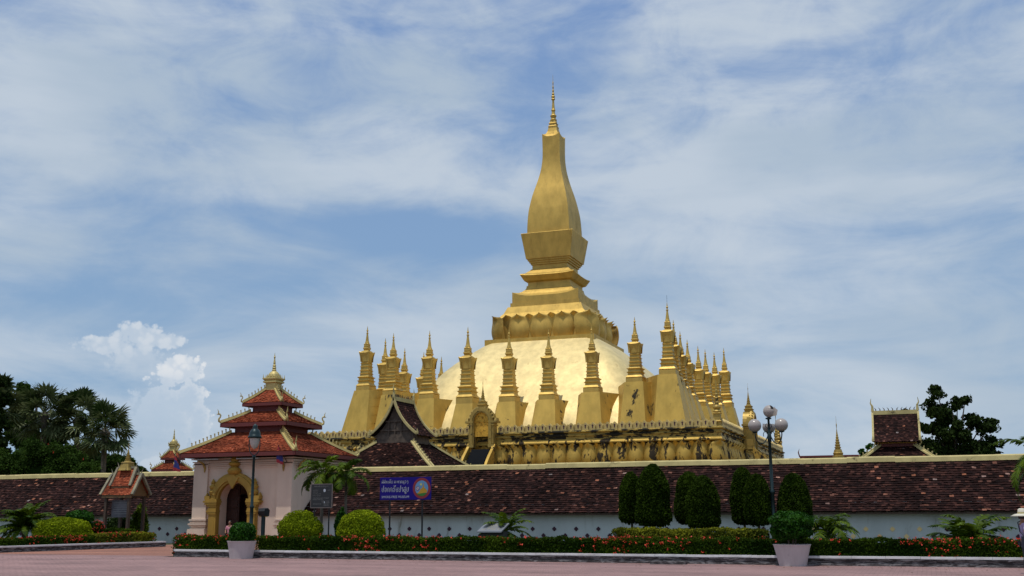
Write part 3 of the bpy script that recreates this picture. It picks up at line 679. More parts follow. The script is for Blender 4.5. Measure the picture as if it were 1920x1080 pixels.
def hip_roof(parent, cx, cy, ex, ey, ez, tx, ty, tz, tm, rowlen, tw, fascia, ridge_w, nh, hk, ng, curve=.02, seed=5, trim=None, fz=.22):
    trim = trim or G_GATE
    m = MB(); C = [(-1, -1), (1, -1), (1, 1), (-1, 1)]
    E_ = [(cx+a*ex, cy+b*ey, ez) for a, b in C]; T_ = [(cx+a*tx, cy+b*ty, tz) for a, b in C]
    for i in range(4):
        j = (i+1) % 4; tiles(m, E_[i], E_[j], T_[i], T_[j], rowlen, tw, .03, curve, seed+i)
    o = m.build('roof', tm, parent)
    m = MB()
    m.sq([(ex-.10, ez-.04-fz), (ex-.02, ez-.03)], (cx, cy, 0), 1, cap=False, ratio=1.0) if abs(ex-ey) < .01 else None
    for i in range(4):
        a, b = Vector(E_[i]), Vector(E_[(i+1) % 4]); m.bar(a+Vector((0, 0, -fz/2-.03)), b+Vector((0, 0, -fz/2-.03)), .07, fz)
    m.face([(q[0], q[1], ez-.06) for q in E_])
    m.build('fascia', fascia, o)
    for i in range(4):
        m = MB(); a, b = Vector(E_[i]), Vector(T_[i]); nn = 10; P = []; q = []
        L = (b-a).length
        for k in range(nn+1):
            t = k/nn; p = a+(b-a)*t; p.z += -curve*L*4*t*(1-t)*.9+.05; q.append(p)
        dh = Vector((b.x-a.x, b.y-a.y, 0)).normalized(); sd = Vector((-dh.y, dh.x, 0))
        w_ = ridge_w
        P = [[p-sd*w_-Vector((0, 0, .06)), p-sd*w_*.9+Vector((0, 0, .03)), p-sd*w_*.25+Vector((0, 0, .04)), p-sd*w_*.2+Vector((0, 0, .12)), p+sd*w_*.2+Vector((0, 0, .12)), p+sd*w_*.25+Vector((0, 0, .04)), p+sd*w_*.9+Vector((0, 0, .03)), p+sd*w_-Vector((0, 0, .06))] for p in q]
        m.grid(P); m.face(P[0][::-1]); m.face(P[-1])
        z1 = Vector((0, 0, .11)); hooks(m, q[2]+z1, q[-1]+z1, nh, hk)
        h = m.build('hip_ridge', trim, o)
        if ng:
            m = MB(); ang = math.atan2(-dh.y, -dh.x); naga(m, (0, 0, 0), ang, ng); m.build('serpent_finial', trim, h, True, tuple(q[0]))
    return o
def gate_top(t, k=1.0, xs=1.0, tm=T_RED):
    "three stacked roofs and the crown; shared by both gatehouses"
    hip_roof(t, 0, 0, 3.88*xs, 3.58*xs, 5.14, 1.74*xs, 1.60*xs, 6.42, tm, .17, .15, REDW, .15, 11, .20, .62, .02, 11)
    m = MB(); m.box((0, 0, 6.6), (3.2*xs, 2.95*xs, .75)); m.box((0, 0, 6.40), (3.5*xs, 3.22*xs, .06)); m.build('neck', REDW, t)
    hip_roof(t, 0, 0, 2.25*xs, 2.01*xs, 6.97, .95*xs, .87*xs, 7.69, tm, .15, .14, REDW, .12, 6, .17, .60, .02, 21)
    m = MB(); m.box((0, 0, 7.85), (1.75*xs, 1.6*xs, .6)); m.box((0, 0, 7.66), (1.95*xs, 1.78*xs, .06)); m.build('neck', REDW, t)
    hip_roof(t, 0, 0, 1.36*xs, 1.16*xs, 8.20, .33*xs, .30*xs, 9.06, tm, .14, .13, REDW, .10, 6, .17, .45, .03, 31, fz=.18)
    m = MB(); s = .5+.5*xs
    m.sq([(.36*s, 8.95), (.35*s, 9.42), (.46*s, 9.47), (.46*s, 9.55), (.40*s, 9.58), (.49*s, 9.68), (.49*s, 9.74), (.36*s, 9.78)])
    m.lathe([(.36*s, 9.74), (.38*s, 9.86), (.33*s, 10.0), (.22*s, 10.13), (.12, 10.2), (.14, 10.26), (.09, 10.32), (.13, 10.38), (.08, 10.46), (.11, 10.52), (.06, 10.6), (.075, 10.68), (.035, 10.95), (.06, 11.05), (.03, 11.12), (.005, 11.32)], n=14)
    for q in range(16):
        a = 2*PI*q/16; r = .45*s/max(abs(math.cos(a)), abs(math.sin(a))); m.box((r*math.cos(a), r*math.sin(a), 9.86), (.12, .05, .24), a+PI/2, taper=.1)
    m.build('crown_spire', G_GATE, t)
GH = thing('gatehouse', 'pinkish white entrance gatehouse with three stacked red tile roofs and ochre arched doorway', 'gatehouse', (-4.3, -42.2, 0))
gate_top(GH)
m = MB(); ax = -.5; ar, asp, ah = 1.06, 2.45, 3.50; hx, hy, WT = 3.22, 2.75, 4.75
A = arch_pts(ar, ah, asp, 20)
# front wall with an arched hole
m.face([(-hx, -hy, 0), (ax-ar, -hy, 0), (ax-ar, -hy, asp), (-hx, -hy, asp)]); m.face([(ax+ar, -hy, 0), (hx, -hy, 0), (hx, -hy, asp), (ax+ar, -hy, asp)])
m.face([(-hx, -hy, asp), (ax-ar, -hy, asp), (ax-ar, -hy, WT), (-hx, -hy, WT)]); m.face([(ax+ar, -hy, asp), (hx, -hy, asp), (hx, -hy, WT), (ax+ar, -hy, WT)])
m.grid([[(ax+p[0], -hy, p[1]) for p in A[1:-1]], [(ax+p[0], -hy, WT) for p in A[1:-1]]])
m.grid([[(ax+p[0], -hy, p[1]) for p in A], [(ax+p[0], -hy+.75, p[1]) for p in A]])
m.face([(hx, -hy, 0), (hx, hy, 0), (hx, hy, WT), (hx, -hy, WT)]); m.face([(-hx, -hy, 0), (-hx, hy, 0), (-hx, hy, WT), (-hx, -hy, WT)]); m.face([(-hx, hy, 0), (hx, hy, 0), (hx, hy, WT), (-hx, hy, WT)])
m.face([(-hx+.7, -hy+.75, 0), (-hx+.7, hy-.3, 0), (-hx+.7, hy-.3, WT), (-hx+.7, -hy+.75, WT)]); m.face([(ax+1.35, -hy+.75, 0), (ax+1.35, hy-.3, 0), (ax+1.35, hy-.3, WT), (ax+1.35, -hy+.75, WT)])
m.face([(-hx, hy-.3, 0), (hx, hy-.3, 0), (hx, hy-.3, WT), (-hx, hy-.3, WT)]); m.face([(-hx, -hy, WT-.3), (hx, -hy, WT-.3), (hx, hy, WT-.3), (-hx, hy, WT-.3)])
m.build('wall', PINKW, GH)
m = MB()   # corner pilasters, plinths and cornice
for s in (-1, 1):
    for (yy) in (-hy,):
        m.box((s*(hx-.40), yy-.05, 2.75), (.95, .18, 3.7))
        for k, (z, d) in enumerate(((1.02, .10), (1.12, .18), (1.22, .08), (1.36, .14), (.86, .06))): m.box((s*(hx-.40), yy-.05, z), (.95+d*1.6, .18+d*1.6, .09))
        m.box((s*(hx-.38), yy-.12, .42), (1.35, .5, .84), taper=.85)
m.box((hx+.05, 0, .42), (.35, 2*hy+.2, .84))
for z, d in ((4.30, .05), (4.42, .10), (4.52, .14), (4.64, .18), (4.80, .24)): m.box((0, 0, z), (2*(hx+d), 2*(hy+d), .055))
m.build('pilaster_trim', PINKW, GH)
m = MB()
arch_ring(m, ar-.02, ah-.02, ar+.52, ah+.52, asp, -hy-.22, -hy+.05); arch_ring(m, ar+.10, ah+.10, ar+.40, ah+.38, asp, -hy-.30, -hy-.20)
mb2 = MB()
for v_ in range(len(m.v)): m.v[v_] = (m.v[v_][0]+ax, m.v[v_][1], m.v[v_][2])
for s in (-1, 1):
    x0 = ax+s*(ar+.24)
    m.box((x0, -hy-.12, 1.1), (.50, .34, 2.2))
    for z, w_ in ((.12, .72), (.34, .64), (.46, .74), (1.72, .58), (1.84, .66), (1.95, .56), (2.14, .60), (2.26, .80), (2.38, .92), (2.48, .80)): m.box((x0+s*(w_-.5)*.3, -hy-.14, z), (w_, .36+(w_-.5)*.4, .11))
    m.box((x0+s*.36, -hy-.15, 2.60), (.34, .42, .20)); m.box((x0+s*.47, -hy-.15, 2.76), (.14, .3, .22), taper=.3)
    m.lathe([(.10, 0), (.2, .08), (.24, .22), (.14, .34), (.2, .42), (.22, .52), (.1, .66), (.14, .74), (.02, .95)], (x0+s*.10, -hy-.16, 2.72), 10)
    m.box((x0-s*.10, -hy-.2, 3.02), (.3, .3, .5), ry=-s*.5, taper=.6)
m.lathe([(.12, 0), (.34, .1), (.42, .25), (.30, .40), (.18, .48), (.30, .56), (.36, .68), (.2, .8), (.24, .9), (.12, 1.05)], (ax, -hy-.18, 3.86), 14)
m.poly([(ax, -hy-.36, 3.1), (ax+.22, -hy-.36, 3.42), (ax+.42, -hy-.36, 3.72), (ax+.18, -hy-.36, 3.78), (ax, -hy-.36, 4.25), (ax-.18, -hy-.36, 3.78), (ax-.42, -hy-.36, 3.72), (ax-.22, -hy-.36, 3.42)], (0, .12, 0))
m.build('arch_frame', G_ARCH, GH)
m = MB(); m.box((ax-.92, -hy+1.0, 1.65), (1.15, .10, 3.3))
for k in range(5): m.box((ax-.78, -hy+.93, .4+.62*k), (.70, .05, .48))
m.build('door_leaf', DOORM, GH)
m = MB(); m.box((ax-.95, -hy+2.2, 1.4), (1.0, .12, 2.8)); m.build('inner_door', DOORM, GH)
# eave brackets, fluorescent tubes under the eave
br = MB(); br.tube([(0, -.30, 0), (0, -.26, .25), (0, -.42, .5), (0, -.78, .66)], [.03, .075, .06, .04], 6); BRK = br.build('bracket', G_SPIRE, GH, True); BRK.location = (-hx+.75, -hy+.1, 4.05); BRK.rotation_euler.z = -.25
dup(BRK, GH, (hx-.55, -hy+.1, 4.05), .25); dup(BRK, GH, (hx-.1, -hy+.55, 4.05), PI/2-.25)
m = MB(); m.box((-2.2, -hy-.45, 4.78), (1.5, .10, .06)); m.build('tube_light', WHITE, GH); m = MB(); m.box((.55, -hy-.45, 4.78), (1.5, .10, .06)); m.build('tube_light', WHITE, GH)
FG = thing('gatehouse', 'small distant gatehouse with stacked red roofs seen over the wall left of the main gatehouse', 'gatehouse', (-43.0, -1.0, -.55))
gate_top(FG, xs=.70)
m = MB(); m.box((0, 0, 2.5), (4.4, 4.1, 5.0)); m.build('wall', PINKW, FG)

# flags on the gatehouse
def flag(nm, base, tipv, lab, seed):
    t = thing(nm, lab, 'flag', base); m = MB(); m.tube([(0, 0, 0), tipv], .018, 6); m.build('flagpole', BLACKM, t)
    m = MB(); a = Vector(tipv); P = []
    for j in range(11):
        r = []
        for i in range(9):
            u, v = i/8, j/10; fold = math.sin(u*11+v*3+seed)*.035
            r.append((a.x*(1-u*.35)+.02*math.sin(v*4+seed)+fold+v*.18*u, a.y*(1-u*.35)+fold+.05*v, a.z*(1-u*.30)-v*(1.0-.25*u)-u*.1))
        P.append(r)
    m.grid(P)
    for k in range(len(m.t)): m.t[k] = (k//8)/10
    def f(tt, b, co, gp):
        cr = tt.new('ShaderNodeValToRGB'); tt.l.new(tintnode(tt), cr.inputs[0]); e = cr.color_ramp; e.interpolation = 'CONSTANT'
        e.elements[0].color = (.35, .03, .04, 1); e.elements[1].position = .28; e.elements[1].color = (.03, .04, .20, 1); q = e.elements.new(.72); q.color = (.35, .03, .04, 1)
        tt.l.new(cr.outputs[0], b.inputs['Base Color'])
    m.build('cloth', mat('flag_cloth', (.3, .03, .05), .8, build=f), t, True)
p = at(352, 862, -45.7); flag('flag', (-8.05, -45.3, 4.35), (-.72, -.25, .85), 'red and blue flag drooping from the left eave of the gatehouse', 0)
p = at(524, 850, -46.0); flag('flag', (p.x+.15, -45.4, 4.5), (-.45, -.35, 1.0), 'folded red flag hanging in front of the gatehouse roof near its corner', 2)

# ------------------------------------------------------------------ chapels with old dark roofs
def gable_roof(parent, cx, cy, hx, ly, ez, rz, along='y', curve=.09, overh=.0, gable_mat=WOOD2, trim=G_CREAM, hk=.16, nh=9):
    "ridge along y from cy-ly to cy+ly; eaves at x = cx +- hx"
    o = thing('upper_roof', None, None) if 0 else None
    root = MB()
    def P(x, y, z): return (cx+x, cy+y, z) if along == 'y' else (cx-y, cy+x, z)
    tiles(root, P(hx, -ly, ez), P(hx, ly, ez), P(0, -ly, rz), P(0, ly, rz), .14, .14, .025, curve, 51)
    tiles(root, P(-hx, ly, ez), P(-hx, -ly, ez), P(0, ly, rz), P(0, -ly, rz), .14, .14, .025, curve, 52)
    o = root.build('upper_roof', T_DARK, parent)
    m = MB(); m.bar(P(0, -ly-.05, rz+.06), P(0, ly+.05, rz+.06), .16, .26); m.build('ridge', trim, o)
    L = math.hypot(hx, rz-ez); nx, nz = (rz-ez)/L, hx/L
    for e in (-1, 1):
        g = MB()
        for s in (-1, 1):
            q = []
            for k in range(11):
                t = k/10; sg = curve*L*4*t*(1-t)
                q.append(Vector(P(s*(hx*(1-t)-sg*nx*1.0), e*(ly+.02), ez+(rz-ez)*t-sg*nz+.06)))
            for a, b in zip(q[:-1], q[1:]): g.bar(a, b, .12, .15)
            sd = Vector(P(0, e*.05, 0))-Vector(P(0, 0, 0))
            for k in range(nh):
                t = (k+.7)/nh*10; i_ = min(9, int(t)); p_ = q[i_]+(q[i_+1]-q[i_])*(t-i_)
                d_ = (q[i_+1]-q[i_]).normalized(); g.tube([p_, p_+Vector((0, 0, hk*.5))+d_*.02, p_+Vector((0, 0, hk))-d_*.02+d_*hk*.5], [.035, .03, .005], 5)
            p_ = q[0]; g.tube([p_, p_+Vector((0, 0, .14)), p_+Vector((0, 0, .36))], [.09, .08, .01], 6)
        tp = Vector(P(0, e*ly, rz+.15)); g.tube([tp, tp+Vector((0, 0, .35)), tp+Vector(P(0, e*.10, .55))-Vector(P(0, 0, 0)), tp+Vector(P(0, e*.05, .85))-Vector(P(0, 0, 0))], [.10, .07, .04, .01], 6)
        g.build('bargeboard', trim, o)
        g = MB(); q = []
        for s in (1, -1):
            rr = []
            for k in range(9):
                t = k/8; sg = curve*L*4*t*(1-t); rr.append(P(s*(hx*(1-t)-sg*nx)*.93, e*(ly-.32), ez+(rz-ez)*t-sg*nz-.10))
            q += rr if s == 1 else rr[::-1][1:]
        g.face(q)
        for z in (ez+.35, ez+.95): g.bar(P(-hx*(1-(z-ez)/(rz-ez))*.72, e*(ly-.27), z), P(hx*(1-(z-ez)/(rz-ez))*.72, e*(ly-.27), z), .08, .09)
        for x_ in (-.45, 0, .45): g.bar(P(x_, e*(ly-.27), ez-.1), P(x_, e*(ly-.27), ez+.9), .07, .07)
        g.build('gable', gable_mat, o)
    m = MB()
    for k in range(10):
        p_ = Vector(P(0, lerp(-ly*.85, ly*.85, k/9), rz+.16)); d_ = Vector(P(0, .10 if k > 4 else -.10, 0))-Vector(P(0, 0, 0)); m.tube([p_, p_+Vector((0, 0, .13)), p_+Vector((0, 0, .24))+d_], [.035, .03, .005], 5)
    m.build('ridge_hooks', WOOD, o)
    return o
CH = thing('chapel', 'wooden gabled chapel with dark tiled double roof between the wall and the golden stupa', 'chapel', (-.28, -32.5, 0))
gable_roof(CH, 0, 0, 1.75, 1.5, 6.72, 9.1)
m = MB(); m.box((0, 0, 6.45), (2.7, 2.5, .7)); m.box((0, 0, 6.22), (2.9, 2.75, .1)); m.build('neck', WOOD2, CH)
hip_roof(CH, 0, 0, 4.2, 4.0, 4.3, 1.35, 1.3, 6.28, T_DARK, .15, .15, WOOD, .17, 9, .14, .0, .02, 61, G_CREAM)
m = MB(); m.box((0, 0, 2.2), (6.6, 6.2, 4.4)); m.build('wall', WHITE, CH)
CH2 = thing('chapel', 'dark roofed chapel showing its broad tiled side above the wall at right', 'chapel', (30.82, -24.0, 0))
o2 = gable_roof(CH2, 0, 0, 1.75, 1.38, 5.98, 7.9, along='x', curve=.05)
m = MB(); m.box((0, 0, 5.75), (2.2, 2.4, .7)); m.build('neck', REDW, CH2); m = MB(); m.box((0, 0, 5.93), (2.4, 2.6, .06)); m.build('neck_moulding', G_ARCH, CH2)
hip_roof(CH2, 0, 0, 3.3, 3.3, 4.1, 1.0, 1.05, 5.82, T_DARK, .15, .15, WOOD, .16, 8, .14, .0, .02, 71, G_CREAM)
m = MB(); m.box((0, 0, 2.1), (5.4, 5.4, 4.2)); m.build('wall', WHITE, CH2)
# long roof far behind and the free-standing spires
a, b = at(1495, 857, 0), at(1690, 857, 0)
t = thing('temple_hall', 'long low dark roof line of a hall far behind the wall at right', 'hall', ((a.x+b.x)/2, 2, 0))
L_ = (b.x-a.x)/2; m = MB(); tiles(m, (-L_, -3, 4.4), (L_, -3, 4.4), (-L_, 0, 6.45), (L_, 0, 6.45), .3, .3, .03, .02, 81); tiles(m, (L_, 3, 4.4), (-L_, 3, 4.4), (L_, 0, 6.45), (-L_, 0, 6.45), .3, .3, .03, .02, 82); m.build('roof', T_DARK, t)
m = MB(); m.box((0, 0, 2.3), (2*L_-.6, 5.2, 4.6)); m.build('wall', WHITE, t); m = MB(); m.bar((-L_, 0, 6.5), (L_, 0, 6.5), .2, .16); m.tube([(-L_, 0, 6.5), (-L_-.1, 0, 6.9), (-L_, 0, 7.2)], [.06, .05, .01], 6); m.build('ridge', REDW, t)
def spire_thing(x, y, ztip, r, h, lab):
    t = thing('spire', lab, 'spire', (x, y, 0)); m = MB(); m.sq([(r*1.5, 0), (r*1.5, ztip-h-.5), (r*1.25, ztip-h-.4), (r*1.25, ztip-h-.1), (r*1.4, ztip-h)]); m.build('base', WHITE, t)
    m = MB(); m.lathe([(r*1.25, ztip-h), (r*1.35, ztip-h+.15), (r, ztip-h+.2), (r*1.15, ztip-h+.4), (r*.8, ztip-h+.5)], n=12); spirelet(m, (0, 0, ztip-h+.45), h-.45, r*.95); m.build('finial', G_SPIRE, t)
p = at(1567, 780, -12); spire_thing(p.x, -12, p.z, .33, 3.2, 'slim ringed golden spire standing alone between the right lamp and the right chapel')
p = at(1453, 763, 24); spire_thing(p.x, 24, p.z+.1, .42, 4.6, 'thin faraway spire tip just behind the globes of the right street lamp')

# ------------------------------------------------------------------ information shrine
IS = thing('notice_shrine', 'small wooden notice shelter with two-step orange tiled roof and golden spire', 'shelter', (-9.72, -48.3, 0))
m0 = [(-.78, -.62), (.78, -.62), (.78, .62), (-.78, .62)]
for (x, y) in m0:
    m = MB(); m.box((x, y, 1.35), (.15, .15, 2.7)); m.build('post', WOOD, IS)
GAB = mat('brown_gilt_timber', (.15, .08, .025), .6)
def shr_roof(nm, hx_, hy_, ez, rz, z):
    m = MB(); tiles(m, (-hx_, -hy_, ez), (hx_, -hy_, ez), (-hx_+.10, 0, rz), (hx_-.02, 0, rz), .10, .13, .02, .02, 91, bright=.1); tiles(m, (hx_, hy_, ez), (-hx_, hy_, ez), (hx_-.18, 0, rz), (-hx_+.18, 0, rz), .10, .13, .02, .02, 92, bright=.1)
    o = m.build(nm, T_RED, IS); m = MB()
    for s in (-1, 1):
        for e in (-1, 1): m.bar((s*(hx_), e*hy_, ez+.02), (s*(hx_-.06), 0, rz+.04), .15, .12)
    m.bar((-hx_+.1, 0, rz+.03), (hx_-.1, 0, rz+.03), .15, .12)
    for s in (-1, 1): m.tube([(s*(hx_-.12), 0, rz), (s*(hx_-.06), 0, rz+.16), (s*(hx_+.02), 0, rz+.34)], [.04, .03, .006], 5)
    m.build('roof_edge', mat('mossy_edge', (.25, .22, .14), .85, build=varied((.30, .26, .16), (.16, .15, .11), 3)), o)
    m = MB(); m.bar((-hx_+.08, -hy_+.06, ez-.08), (hx_-.08, -hy_+.06, ez-.08), .07, .15); m.bar((-hx_+.08, hy_-.06, ez-.08), (hx_-.08, hy_-.06, ez-.08), .07, .15)
    for s in (-1, 1): m.face([(s*(hx_-.15), -hy_+.05, ez-.05), (s*(hx_-.15), hy_-.05, ez-.05), (s*(hx_-.28), 0, rz-.08)])
    m.build('gable', GAB, o)
shr_roof('lower_roof', 1.08, .78, 2.74, 3.88, 0); shr_roof('upper_roof', .68, .52, 3.22, 4.24, 0)
m = MB(); m.sq([(.36, 4.1), (.30, 4.24), (.24, 4.5), (.27, 4.54), (.18, 4.58)]); spirelet(m, (0, 0, 4.55), 1.25, .21); m.build('spire', G_SPIRE, IS)
m = MB(); m.box((0, -.3, 2.0), (1.25, .06, .95)); m.build('notice_board', mat('faded_board', (.17, .16, .17), .8, build=varied((.19, .18, .20), (.10, .09, .10), 2)), IS)
m = MB()
for k in range(6): m.box((0, -.335, 2.32-.12*k), (1.0-.06*(k % 3), .006, .03))
m.build('lettering_rows', mat('faded_letters', (.26, .25, .25), .8), IS.children[0])
m = MB(); m.box((0, 0, 2.68), (1.75, 1.35, .12)); m.build('beam', WOOD, IS)

# ------------------------------------------------------------------ signs
def strokes(m, lines, ox, oz, sx_, sz_, w_, y):
    for ln in lines:
        pts = [(ox+p[0]*sx_, oz+p[1]*sz_) for p in ln]
        for a, b in zip(pts[:-1], pts[1:]):
            d = Vector((b[0]-a[0], b[1]-a[1])); L = d.length
            if L < 1e-6: continue
            d /= L; n = Vector((-d.y, d.x))*w_/2; a2 = Vector(a)-d*w_*.4; b2 = Vector(b)+d*w_*.4
            m.face([(q.x, y, q.y) for q in (a2-n, b2-n, b2+n, a2+n)])
def rn(cx, cy, rx, ry, a0, a1, n=8): return [(cx+rx*math.cos(R(a0+(a1-a0)*k/n)), cy+ry*math.sin(R(a0+(a1-a0)*k/n))) for k in range(n+1)]
LAO = {   # letters as pen strokes in a cell of width 1, body height 1
 'ພ': [rn(.12, .85, .1, .1, 0, 360), [(.08, .8), (.08, 0), (.45, .55), (.85, 0), (.85, 1)]], 'ທ': [rn(.12, .85, .1, .1, 0, 360), [(.2, .8), (.2, 0), (.55, .85), (.75, 1), (.9, .8), (.9, 0)]],
 'ະ': [rn(.3, .75, .14, .14, 0, 300), [(.3, .6), (.7, .85)], rn(.3, .2, .14, .14, 0, 300), [(.3, .05), (.7, .3)]], 'ນ': [rn(.12, .85, .1, .1, 0, 360), [(.2, .8), (.2, .2), (.3, 0), (.6, 0), (.85, .3)], [(.85, 1), (.85, 0)]],
 'າ': [[(.15, .8), (.3, 1), (.55, .95), (.6, .7), (.6, 0)]], 'ດ': [[(.35, .45), (.2, .3), (.3, .1), (.15, 0), (.1, .6), (.3, .95), (.6, 1), (.85, .8), (.88, 0)]],
 'ຫ': [rn(.12, .85, .1, .1, 0, 360), [(.2, .8), (.2, 0), (.5, .7), (.7, .5), (.85, .1)], rn(.75, .88, .12, .12, 0, 360)], 'ວ': [[(.15, .7), (.3, .98), (.6, 1), (.8, .7), (.8, .2), (.55, 0), (.3, .05), (.2, .3)]],
 'ງ': [rn(.2, .7, .12, .12, 0, 360), [(.3, .8), (.55, 1), (.8, .85), (.8, .1), (.6, -.25)]], 'ປ': [rn(.12, .85, .1, .1, 0, 360), [(.2, .8), (.15, .25), (.3, 0), (.65, 0), (.85, .25), (.85, 1.45)]],
 'ອ': [[(.2, .75), (.35, .98), (.65, .98), (.85, .7), (.85, .25), (.6, 0), (.3, 0), (.15, .2), (.25, .42), (.6, .42)]], 'ຄ': [[(.3, .35), (.15, .15), (.1, .6), (.3, .95), (.6, 1), (.85, .8), (.88, 0)], rn(.35, .45, .13, .13, 0, 360)],
 'ຢ': [rn(.12, .85, .1, .1, 0, 360), [(.2, .8), (.35, .55), (.15, .35), (.2, 0), (.7, 0), (.88, .25), (.88, 1.45)]], 'ສ': [[(.12, .5), (.12, .2), (.3, 0), (.75, 0), (.85, .5), (.6, .95), (.3, .95)], [(.5, .5), (.85, .5)], [(.7, .8), (.95, 1.15)]],
 'ບ': [rn(.12, .85, .1, .1, 0, 360), [(.2, .8), (.15, .25), (.3, 0), (.65, 0), (.85, .25), (.85, 1)]],
 'ິ': [rn(-.45, 1.25, .3, .14, 0, 180), [(-.75, 1.25), (-.15, 1.25)]], 'ັ': [[(-.8, 1.45), (-.7, 1.22), (-.4, 1.2), (-.1, 1.5)]], 'ູ': [[(-.45, -.15), (-.45, -.5), (-.15, -.5), (-.15, -.15)], [(-.45, -.32), (-.7, -.32)]], 'ຼ': [[(-.7, -.15), (-.5, -.4), (-.2, -.2)]]}
def lao(m, s, x, z, w_, h, pen, y):
    for ch in s:
        if ch == ' ': x += w_*.6; continue
        strokes(m, LAO[ch], x, z, w_*.9, h, pen, y)
        if ch in 'ິັູຼ': continue
        x += w_*(1.12 if ch not in 'າະ' else .8)
    return x
def text(s, size, x, z, y, m, parent, name='lettering', extr=.004, width=None, align='LEFT'):
    c = bpy.data.curves.new('t', 'FONT'); c.body = s; c.size = size; c.align_x = align; c.extrude = 0; c.resolution_u = 2
    o = bpy.data.objects.new('t', c); COL.objects.link(o); dg = bpy.context.evaluated_depsgraph_get(); dg.update()
    me = bpy.data.meshes.new_from_object(o.evaluated_get(dg)); bpy.data.objects.remove(o)
    n = bpy.data.objects.new(name, me); COL.objects.link(n)
    xs_ = [v.co.x for v in me.vertices]; k = 1.0
    if width and xs_: k = width/(max(xs_)-min(xs_))
    for v in me.vertices: v.co = (x+v.co.x*k, y, z+v.co.y)
    me.materials.clear(); me.materials.append(m); n.parent = parent
    return n
LETW = mat('sign_letters', (.42, .44, .50), .7); BLUE = mat('sign_blue', (.012, .006, .16), .7, spec=.15)
def place(u, v, y): return at(u, v, y)
BS = thing('museum_sign', 'blue sign with white lettering and a round emblem on two thin posts', 'sign', (11.86, -57, 0))
m = MB(); m.box((0, 0, 2.68), (2.36, .05, .93)); pan = m.build('sign_panel', BLUE, BS)
for x in (-.74, .76):
    m = MB(); m.box((x, .05, 1.45), (.055, .05, 2.9)); m.build('post', BLACKM, BS)
for q in (('ພິພິທະພັນ ພະທາດຫຼວງ', -1.10, 2.90, .082, .105, .017, -.0275), ('ປອດຄວັນຢາສູບ', -1.10, 2.55, .118, .17, .026, -.0275)): m = MB(); lao(m, *q); m.build('lettering', LETW, pan)
text('SMOKE-FREE MUSEUM', .135, -1.10, 2.29, -.029, LETW, pan, width=1.27)
def disc(m, rx, rz, cx, cz, y, n=32, r0=None, tint=.5):
    O = [(cx+rx*math.cos(2*PI*k/n), y, cz+rz*math.sin(2*PI*k/n)) for k in range(n)]
    if r0 is None: m.face(O, tint)
    else:
        I = [(cx+r0*rx*math.cos(2*PI*k/n), y, cz+r0*rz*math.sin(2*PI*k/n)) for k in range(n)]
        m.grid([O, I], closev=True)
ex, ez = .76, 2.68
m = MB(); m.poly([(ex+.41*math.cos(2*PI*k/40), -.030, ez+.43*math.sin(2*PI*k/40)) for k in range(40)], (0, .008, 0)); em = m.build('emblem', mat('emblem_red', (.20, .012, .02), .5), pan)
m = MB(); disc(m, .30, .32, ex, ez, -.033); m.build('emblem_sky', mat('emblem_blue', (.10, .24, .42), .5), pan)
m = MB(); m.face([(ex+.30*math.cos(R(a)), -.035, ez+.32*math.sin(R(a))) for a in range(218, 324, 8)]); m.build('emblem_lawn', mat('emblem_green', (.02, .15, .015), .5), pan)
m = MB(); m.face([(ex-.19, -.037, ez-.23), (ex+.24, -.037, ez-.18), (ex+.26, -.037, ez-.08), (ex+.20, -.037, ez-.05), (ex+.16, -.037, ez), (ex+.12, -.037, ez+.03), (ex+.095, -.037, ez+.14), (ex+.08, -.037, ez+.24), (ex+.065, -.037, ez+.14), (ex+.04, -.037, ez+.03), (ex-.06, -.037, ez-.04), (ex-.08, -.037, ez-.10), (ex-.16, -.037, ez-.17)]); m.build('emblem_stupa', mat('emblem_gold', (.42, .22, .01), .5), pan)
m = MB(); S_ = [(ex-.03+(.075 if k % 2 == 0 else .032)*math.sin(PI*k/5), -.037, ez+.16+(.075 if k % 2 == 0 else .032)*math.cos(PI*k/5)) for k in range(10)]; m.face(S_); m.build('emblem_star', mat('emblem_yellow', (.55, .50, .12), .5), pan)
m = MB(); disc(m, .075, .08, ex-.18, ez-.005, -.037); m.build('no_smoking_disc', LETW, pan)
m = MB(); disc(m, .08, .085, ex-.18, ez-.005, -.039, 24, .78); m.bar((ex-.23, -.039, ez+.045), (ex-.13, -.039, ez-.055), .004, .016); m.build('no_smoking_ring', em.data.materials[0], pan)
DS = thing('opening_hours_sign', 'square black opening hours board with faded lettering behind the round shrubs', 'sign', (7.86, -57, 0))
m = MB(); m.box((0, 0, 2.41), (1.04, .04, 1.0)); pan = m.build('sign_panel', mat('sign_black', (.016, .016, .018), .5), DS)
m = MB()
for a, b in (((-.52, 2.91), (.52, 2.91)), ((-.52, 1.91), (.52, 1.91)), ((-.52, 1.91), (-.52, 2.91)), ((.52, 1.91), (.52, 2.91))): m.bar((a[0], -.01, a[1]), (b[0], -.01, b[1]), .03, .03)
m.build('frame', mat('sign_frame', (.17, .13, .12), .6), pan)
for x in (-.36, .36):
    m = MB(); m.box((x, .04, 1.2), (.045, .04, 2.4)); m.build('post', BLACKM, DS)
DL = mat('dim_letters', (.19, .18, .18), .7)
m = MB(); lao(m, 'ພິພິທະພັນທາດຫຼວງ', -.37, 2.79, .055, .055, .012, -.024); m.build('lettering', DL, pan)
for k, (x, s) in enumerate(((-.42, 'ບດປອນ'), (-.42, 'ພທດງນ'), (-.42, 'ປອດຄນບທນ'), (-.42, 'ພທນ ຢບນດ'))): m = MB(); lao(m, s, x, 2.63-.075*k, .046, .038, .008, -.024); m.build('lettering', DL, pan)
m = MB(); lao(m, 'ບນປ', .30, 2.63, .04, .038, .008, -.024); m.build('lettering', DL, pan)
